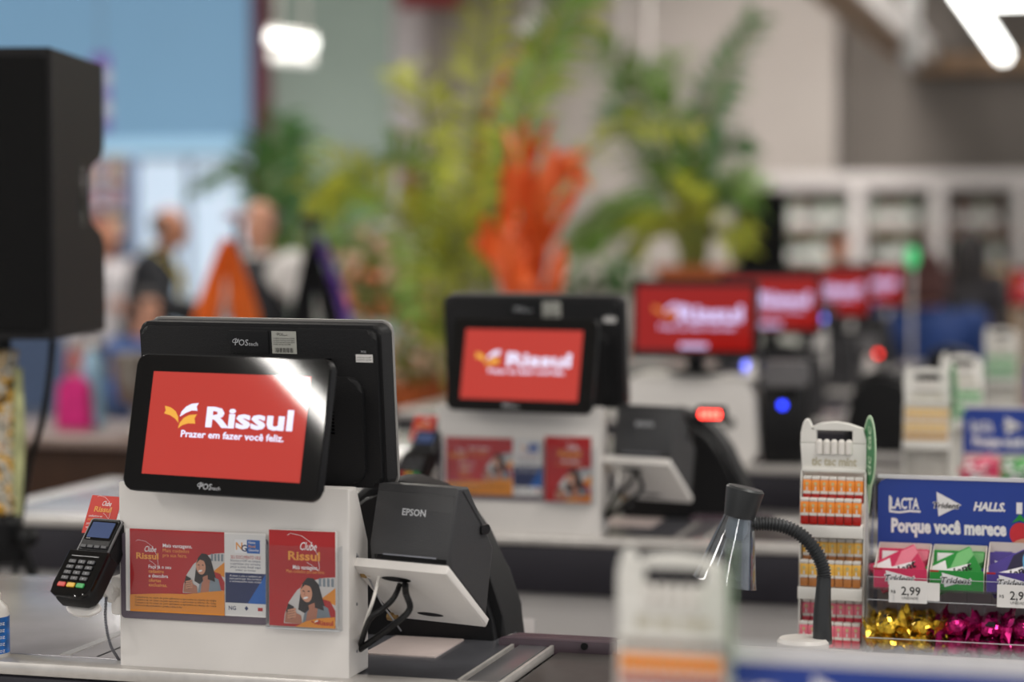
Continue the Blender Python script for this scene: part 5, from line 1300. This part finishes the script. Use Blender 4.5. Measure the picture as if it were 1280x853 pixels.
    for nm, gm, parts, off, zlo, zhi in garments:
        ok = np.array([names[l] in parts for l in lab]) & (co[:, 2] > zlo) & (co[:, 2] < zhi)
        fs = [f for f in polys if all(ok[v] for v in f)]
        if not fs: continue
        used = sorted({v for f in fs for v in f}); ix = {v: i for i, v in enumerate(used)}
        wr = .006*np.sin(co[:, 2]*38+co[:, 0]*21)+.004*np.sin(co[:, 1]*55+co[:, 2]*17)
        q = co+no*(off+wr[:, None]*.8)
        mb = MB().raw([tuple(q[v]*s) for v in used], [tuple(ix[v] for v in f) for f in fs], gm); o = mb.build(nm, t)
        sd = o.modifiers.new('thickness', 'SOLIDIFY'); sd.thickness = .006; sd.offset = -1
    if hair is not None:
        hm = HAIRM[hair]; mb = MB(); S_ = Matrix.Diagonal((s, s, s, 1)) @ HM
        bm = bmesh.new(); bmesh.ops.create_uvsphere(bm, u_segments=28, v_segments=18, radius=1, matrix=T(0, .018, .034) @ Matrix.Diagonal((.086, .100, .106, 1)))
        low = -.03
        dl = [v for v in bm.verts if (v.co.y < -.045 and v.co.z < .075) or v.co.z < low-(.03 if v.co.y > .04 else 0) or (hairstyle == 'thin' and (v.co.y < .0 or v.co.z > .075+.25*max(0, v.co.y-.03)))]
        bmesh.ops.delete(bm, geom=dl, context='VERTS')
        for v in bm.verts: v.co += v.co.normalized()*.004*sin(v.co.x*160+v.co.z*90)
        bmesh.ops.solidify(bm, geom=bm.faces[:], thickness=.012)
        mb.bm(bm, hm, S_)
        if hairstyle in ('long', 'bob', 'bun'):
            dn = {'long': .40, 'bob': .16, 'bun': .10}[hairstyle]
            for k in range(15):
                a = pi*(-.08+1.16*k/14); x, y = .078*cos(a), .02+.085*sin(a)
                mb.tube(spline([S_ @ Vector((x, y, .05)), S_ @ Vector((x*1.12, y*1.08, -.03)), S_ @ Vector((x*1.1, .02+y*.9, -dn*.6)), S_ @ Vector((x*.95, .03+y*.8, -dn))], 5), [.026*s]*11+[.020*s]*4+[.010*s], hm, 8)
        if hairstyle == 'bun': mb.ball((0, .10, .085), (.045, .04, .042), hm, S_, 14)
        mb.build('hair', t)
    return t, J, s
ALLT = {'torso', 'shoulder', 'uarm'}
SLV = ALLT | {'farm'}
LEG = {'hip', 'thigh', 'shin'}
DARK = mat('suit_dark', (30, 32, 38), .7, var=.08, scale=20); WSH = mat('shirt_white', (216, 212, 210), .7, var=.03, scale=20); BSH = mat('shirt_blue', (70, 100, 158), .7, var=.06, scale=20); NBL = mat('top_blue', (16, 52, 112), .75, var=.08, scale=16)
JEAN = mat('trousers_dark', (34, 36, 46), .8, var=.1); PATT = mat('top_dark_pattern', (44, 42, 46), .8, var=.35, scale=70); SHOE = mat('shoe_black', (20, 20, 20), .5); GSH = mat('shirt_pale', (196, 192, 196), .7, var=.04)
TROU = lambda m_=JEAN: ('trousers', m_, LEG | {'torso'}, .012, .08, 1.03)
SH = ('shoes', SHOE, {'foot'}, .008, -1, .14)
def at_floor(u, d):
    p = at(u, 400, d); return (p.x, p.y, 0)
# A: dark suit, profile, arm reaching to the right of the photo
pA, J, s = person('person in a dark suit with a yellow lanyard, in profile, reaching right', at_floor(182, 12.2), TH+pi/2, 1.66,
    dict(chest=(0, -.05, 1.29), neck=(0, -.10, 1.43), head=(0, -.15, 1.575), sl=(-.17, -.05, 1.38), sr=(.17, -.05, 1.38), el=(-.22, -.16, 1.14), wl=(-.16, -.40, 1.10), er=(.22, -.04, 1.11), wr=(.20, -.26, 1.02)),
    [('jacket', DARK, SLV, .016, .86, 1.47), TROU(), SH], 'grey', SKIN2, 'thin')
m = MB(); LY = mat('lanyard_yellow', (216, 190, 60), .5, var=.03)
for sg in (-1, 1): m.tube(spline([(sg*.05*s, .0*s, 1.47*s), (sg*.085*s, -.12*s, 1.42*s), (sg*.06*s, -.215*s, 1.28*s), (0, -.205*s, 1.08*s)], 6), .009, LY, 6)
m.build('lanyard', pA, label='yellow lanyard')
person('person in a pale shirt at the far left, just right of the loudspeaker', at_floor(132, 12.8), TH+.5, 1.58, dict(er=(.21, -.10, 1.13), wr=(.05, -.26, 1.16)),
    [('shirt', GSH, SLV, .013, .90, 1.46), TROU(), SH], None, SKIN2)
SEAT = dict(pelvis=(0, .05, .56), waist=(0, .04, .70), chest=(0, .02, .91), neck=(0, .02, 1.06), head=(0, -.01, 1.21), sl=(-.175, .02, 1.01), sr=(.175, .02, 1.01), el=(-.23, -.02, .76), er=(.23, -.02, .76), wl=(-.16, -.24, .72), wr=(.16, -.24, .72),
            hl=(-.09, .03, .54), hr=(.09, .03, .54), kl=(-.12, -.40, .54), kr=(.12, -.40, .54), al=(-.12, -.38, .09), ar=(.12, -.38, .09))
STO = lambda m_: ('trousers', m_, LEG | {'torso'}, .012, .10, .66)
fl = at_floor(180, 11.0)
person('seated person in a blue shirt with dark hair, low at the far left', (fl[0], fl[1], 0), TH+.9, 1.55, SEAT, [('shirt', BSH, SLV, .013, .52, 1.07), STO(JEAN), SH], 'black')
def stool(loc, z, label, zb=0):
    t = thing('stool', label, 'stool', (loc[0], loc[1], zb), 0, 'stools')
    MB().lathe([(0, z-.05), (.17, z-.05), (.18, z-.03), (.17, z-.004), (0, z)], BLACKM, 24).build('seat', t)
    MB().tube([(0, 0, .03), (0, 0, z-.05)], .025, STEEL, 12).build('column', t); MB().lathe([(.2, 0), (.2, .015), (.03, .04), (0, .04)], BLACK, 24).build('base', t)
q = RZ(TH+.9) @ Vector((0, .04, 0)); stool((fl[0]+q.x, fl[1]+q.y, 0), .39, 'round stool under the seated person in a blue shirt')
pD, J, s = person('person in a white shirt and black vest between orange and black cloths', at_floor(326, 10.4), TH-.35, 1.64, dict(el=(-.26, .0, 1.14), wl=(-.22, -.10, .92), er=(.27, .0, 1.14), wr=(.24, -.12, .92), turn=-.3),
    [('shirt', WSH, SLV, .013, .90, 1.47), ('vest', DARK, {'torso'}, .024, .92, 1.44), TROU(), SH], 'grey', SKIN, 'thin', 1.05)
fl = at_floor(1157, 10.1)
q = RZ(TH+pi) @ Vector((0, -.15, 0)); pf = thing('cashier_platform', 'low platform under the stool of the person in the blue top', 'platform', (fl[0]+q.x, fl[1]+q.y, 0), TH)
MB().box((0, 0, .022), (.9, .8, .044), BLACKM, .006).build('platform_deck', pf)
SE = dict(SEAT); SE['head'] = (.02, .0, 1.205); SE['sl'] = (-.205, .02, 1.00); SE['sr'] = (.205, .02, 1.00); SE['el'] = (-.27, .0, .74); SE['er'] = (.27, .0, .74)
person('person in a blue top with auburn hair seated with back turned', (fl[0], fl[1], .045), TH+pi+.15, 1.76, SE, [('top', NBL, SLV, .016, .50, 1.08), STO(JEAN), SH], 'auburn', SKIN, 'bun', 1.12)
q = RZ(TH+pi+.15) @ Vector((0, .04, 0)); stool((fl[0]+q.x, fl[1]+q.y, 0), .425, 'round stool under the person in the blue top', .044)
person('person in a dark patterned top with long black hair, right of blue top', at_floor(1212, 11.8), TH+pi-.5, 1.50, {}, [('top', PATT, SLV, .014, .88, 1.46), TROU(), SH], 'black', SKIN, 'long')
person('person in dark clothes far back, head showing above the red monitors', at_floor(1046, 13.5), TH+.4, 1.52, {}, [('top', DARK, SLV, .014, .88, 1.46), TROU(), SH], 'black', SKIN2, 'short')

# ------------------------------------------------------------------ shop display far left
p0 = at(131, 240, 13.6)
t = thing('display_shelf', 'tall blue display shelf of products beyond the loudspeaker', 'shelving', (p0.x-.05, p0.y, 0), TH)
zs2 = [at(120, v, 13.6).z for v in (300, 262, 228, 196)]
MB().box((0, .16, zs2[-1]/2), (.44, .02, zs2[-1]), STF).build('back_panel', t)
for x in (-.22, .22): MB().box((x, 0, zs2[-1]/2), (.025, .34, zs2[-1]), STF, .003).build('side_panel', t)
for z in zs2: MB().box((0, 0, z), (.42, .32, .02), SHW).build('shelf_board', t)
PRC = [mat('pack_pink', (206, 150, 156), .5), mat('pack_lilac', (196, 200, 224), .5), mat('pack_rose', (180, 110, 110), .5), mat('pack_cream', (214, 200, 170), .5)]
rnd = random.Random(5)
for ri, z in enumerate(zs2[:3]):
    for k in range(4):
        c = rnd.randrange(4); o = MB().box((0, 0, .07), (.085, .10, .14), PRC[c], .004).rect(-.03, .03, .03, .08, frame((0, -.0505, 0)), PRC[(c+1) % 4], .0003).build('product_box', loc=t.location+RZ(TH) @ Vector((-.15+.10*k, -.08, z+.0105)), rz=TH)
        tag(o, f'{("pink", "lilac", "rose", "cream")[c]} product box on the {("lower", "middle", "upper")[ri]} shelf, {("first", "second", "third", "fourth")[k]} from left, far left display', 'box', 'product boxes on the far left shelf')
p0, p1 = at(119, 68, 13.2), at(134, 165, 13.2)
o = thing('hanging_banner', 'narrow purple and white banner hanging right of the loudspeaker', 'banner', ((p0.x+p1.x)/2, (p0.y+p1.y)/2, p1.z), TH)
m = MB(); hh = p0.z-p1.z; BP = mat('banner_purple', (120, 70, 170), .6, var=.1)
for k in range(5): m.plate([(-.05, hh*k/5), (.05, hh*k/5), (.05, hh*(k+1)/5), (-.05, hh*(k+1)/5)], frame((0, 0, 0)), BP if k % 2 == 0 else GSH, 0, .004)
m.build('banner_cloth', o); MB().tube([(0, -.002, hh), (0, -.002, CEIL-p1.z)], .005, STEEL, 6).build('hanging_wire', o)
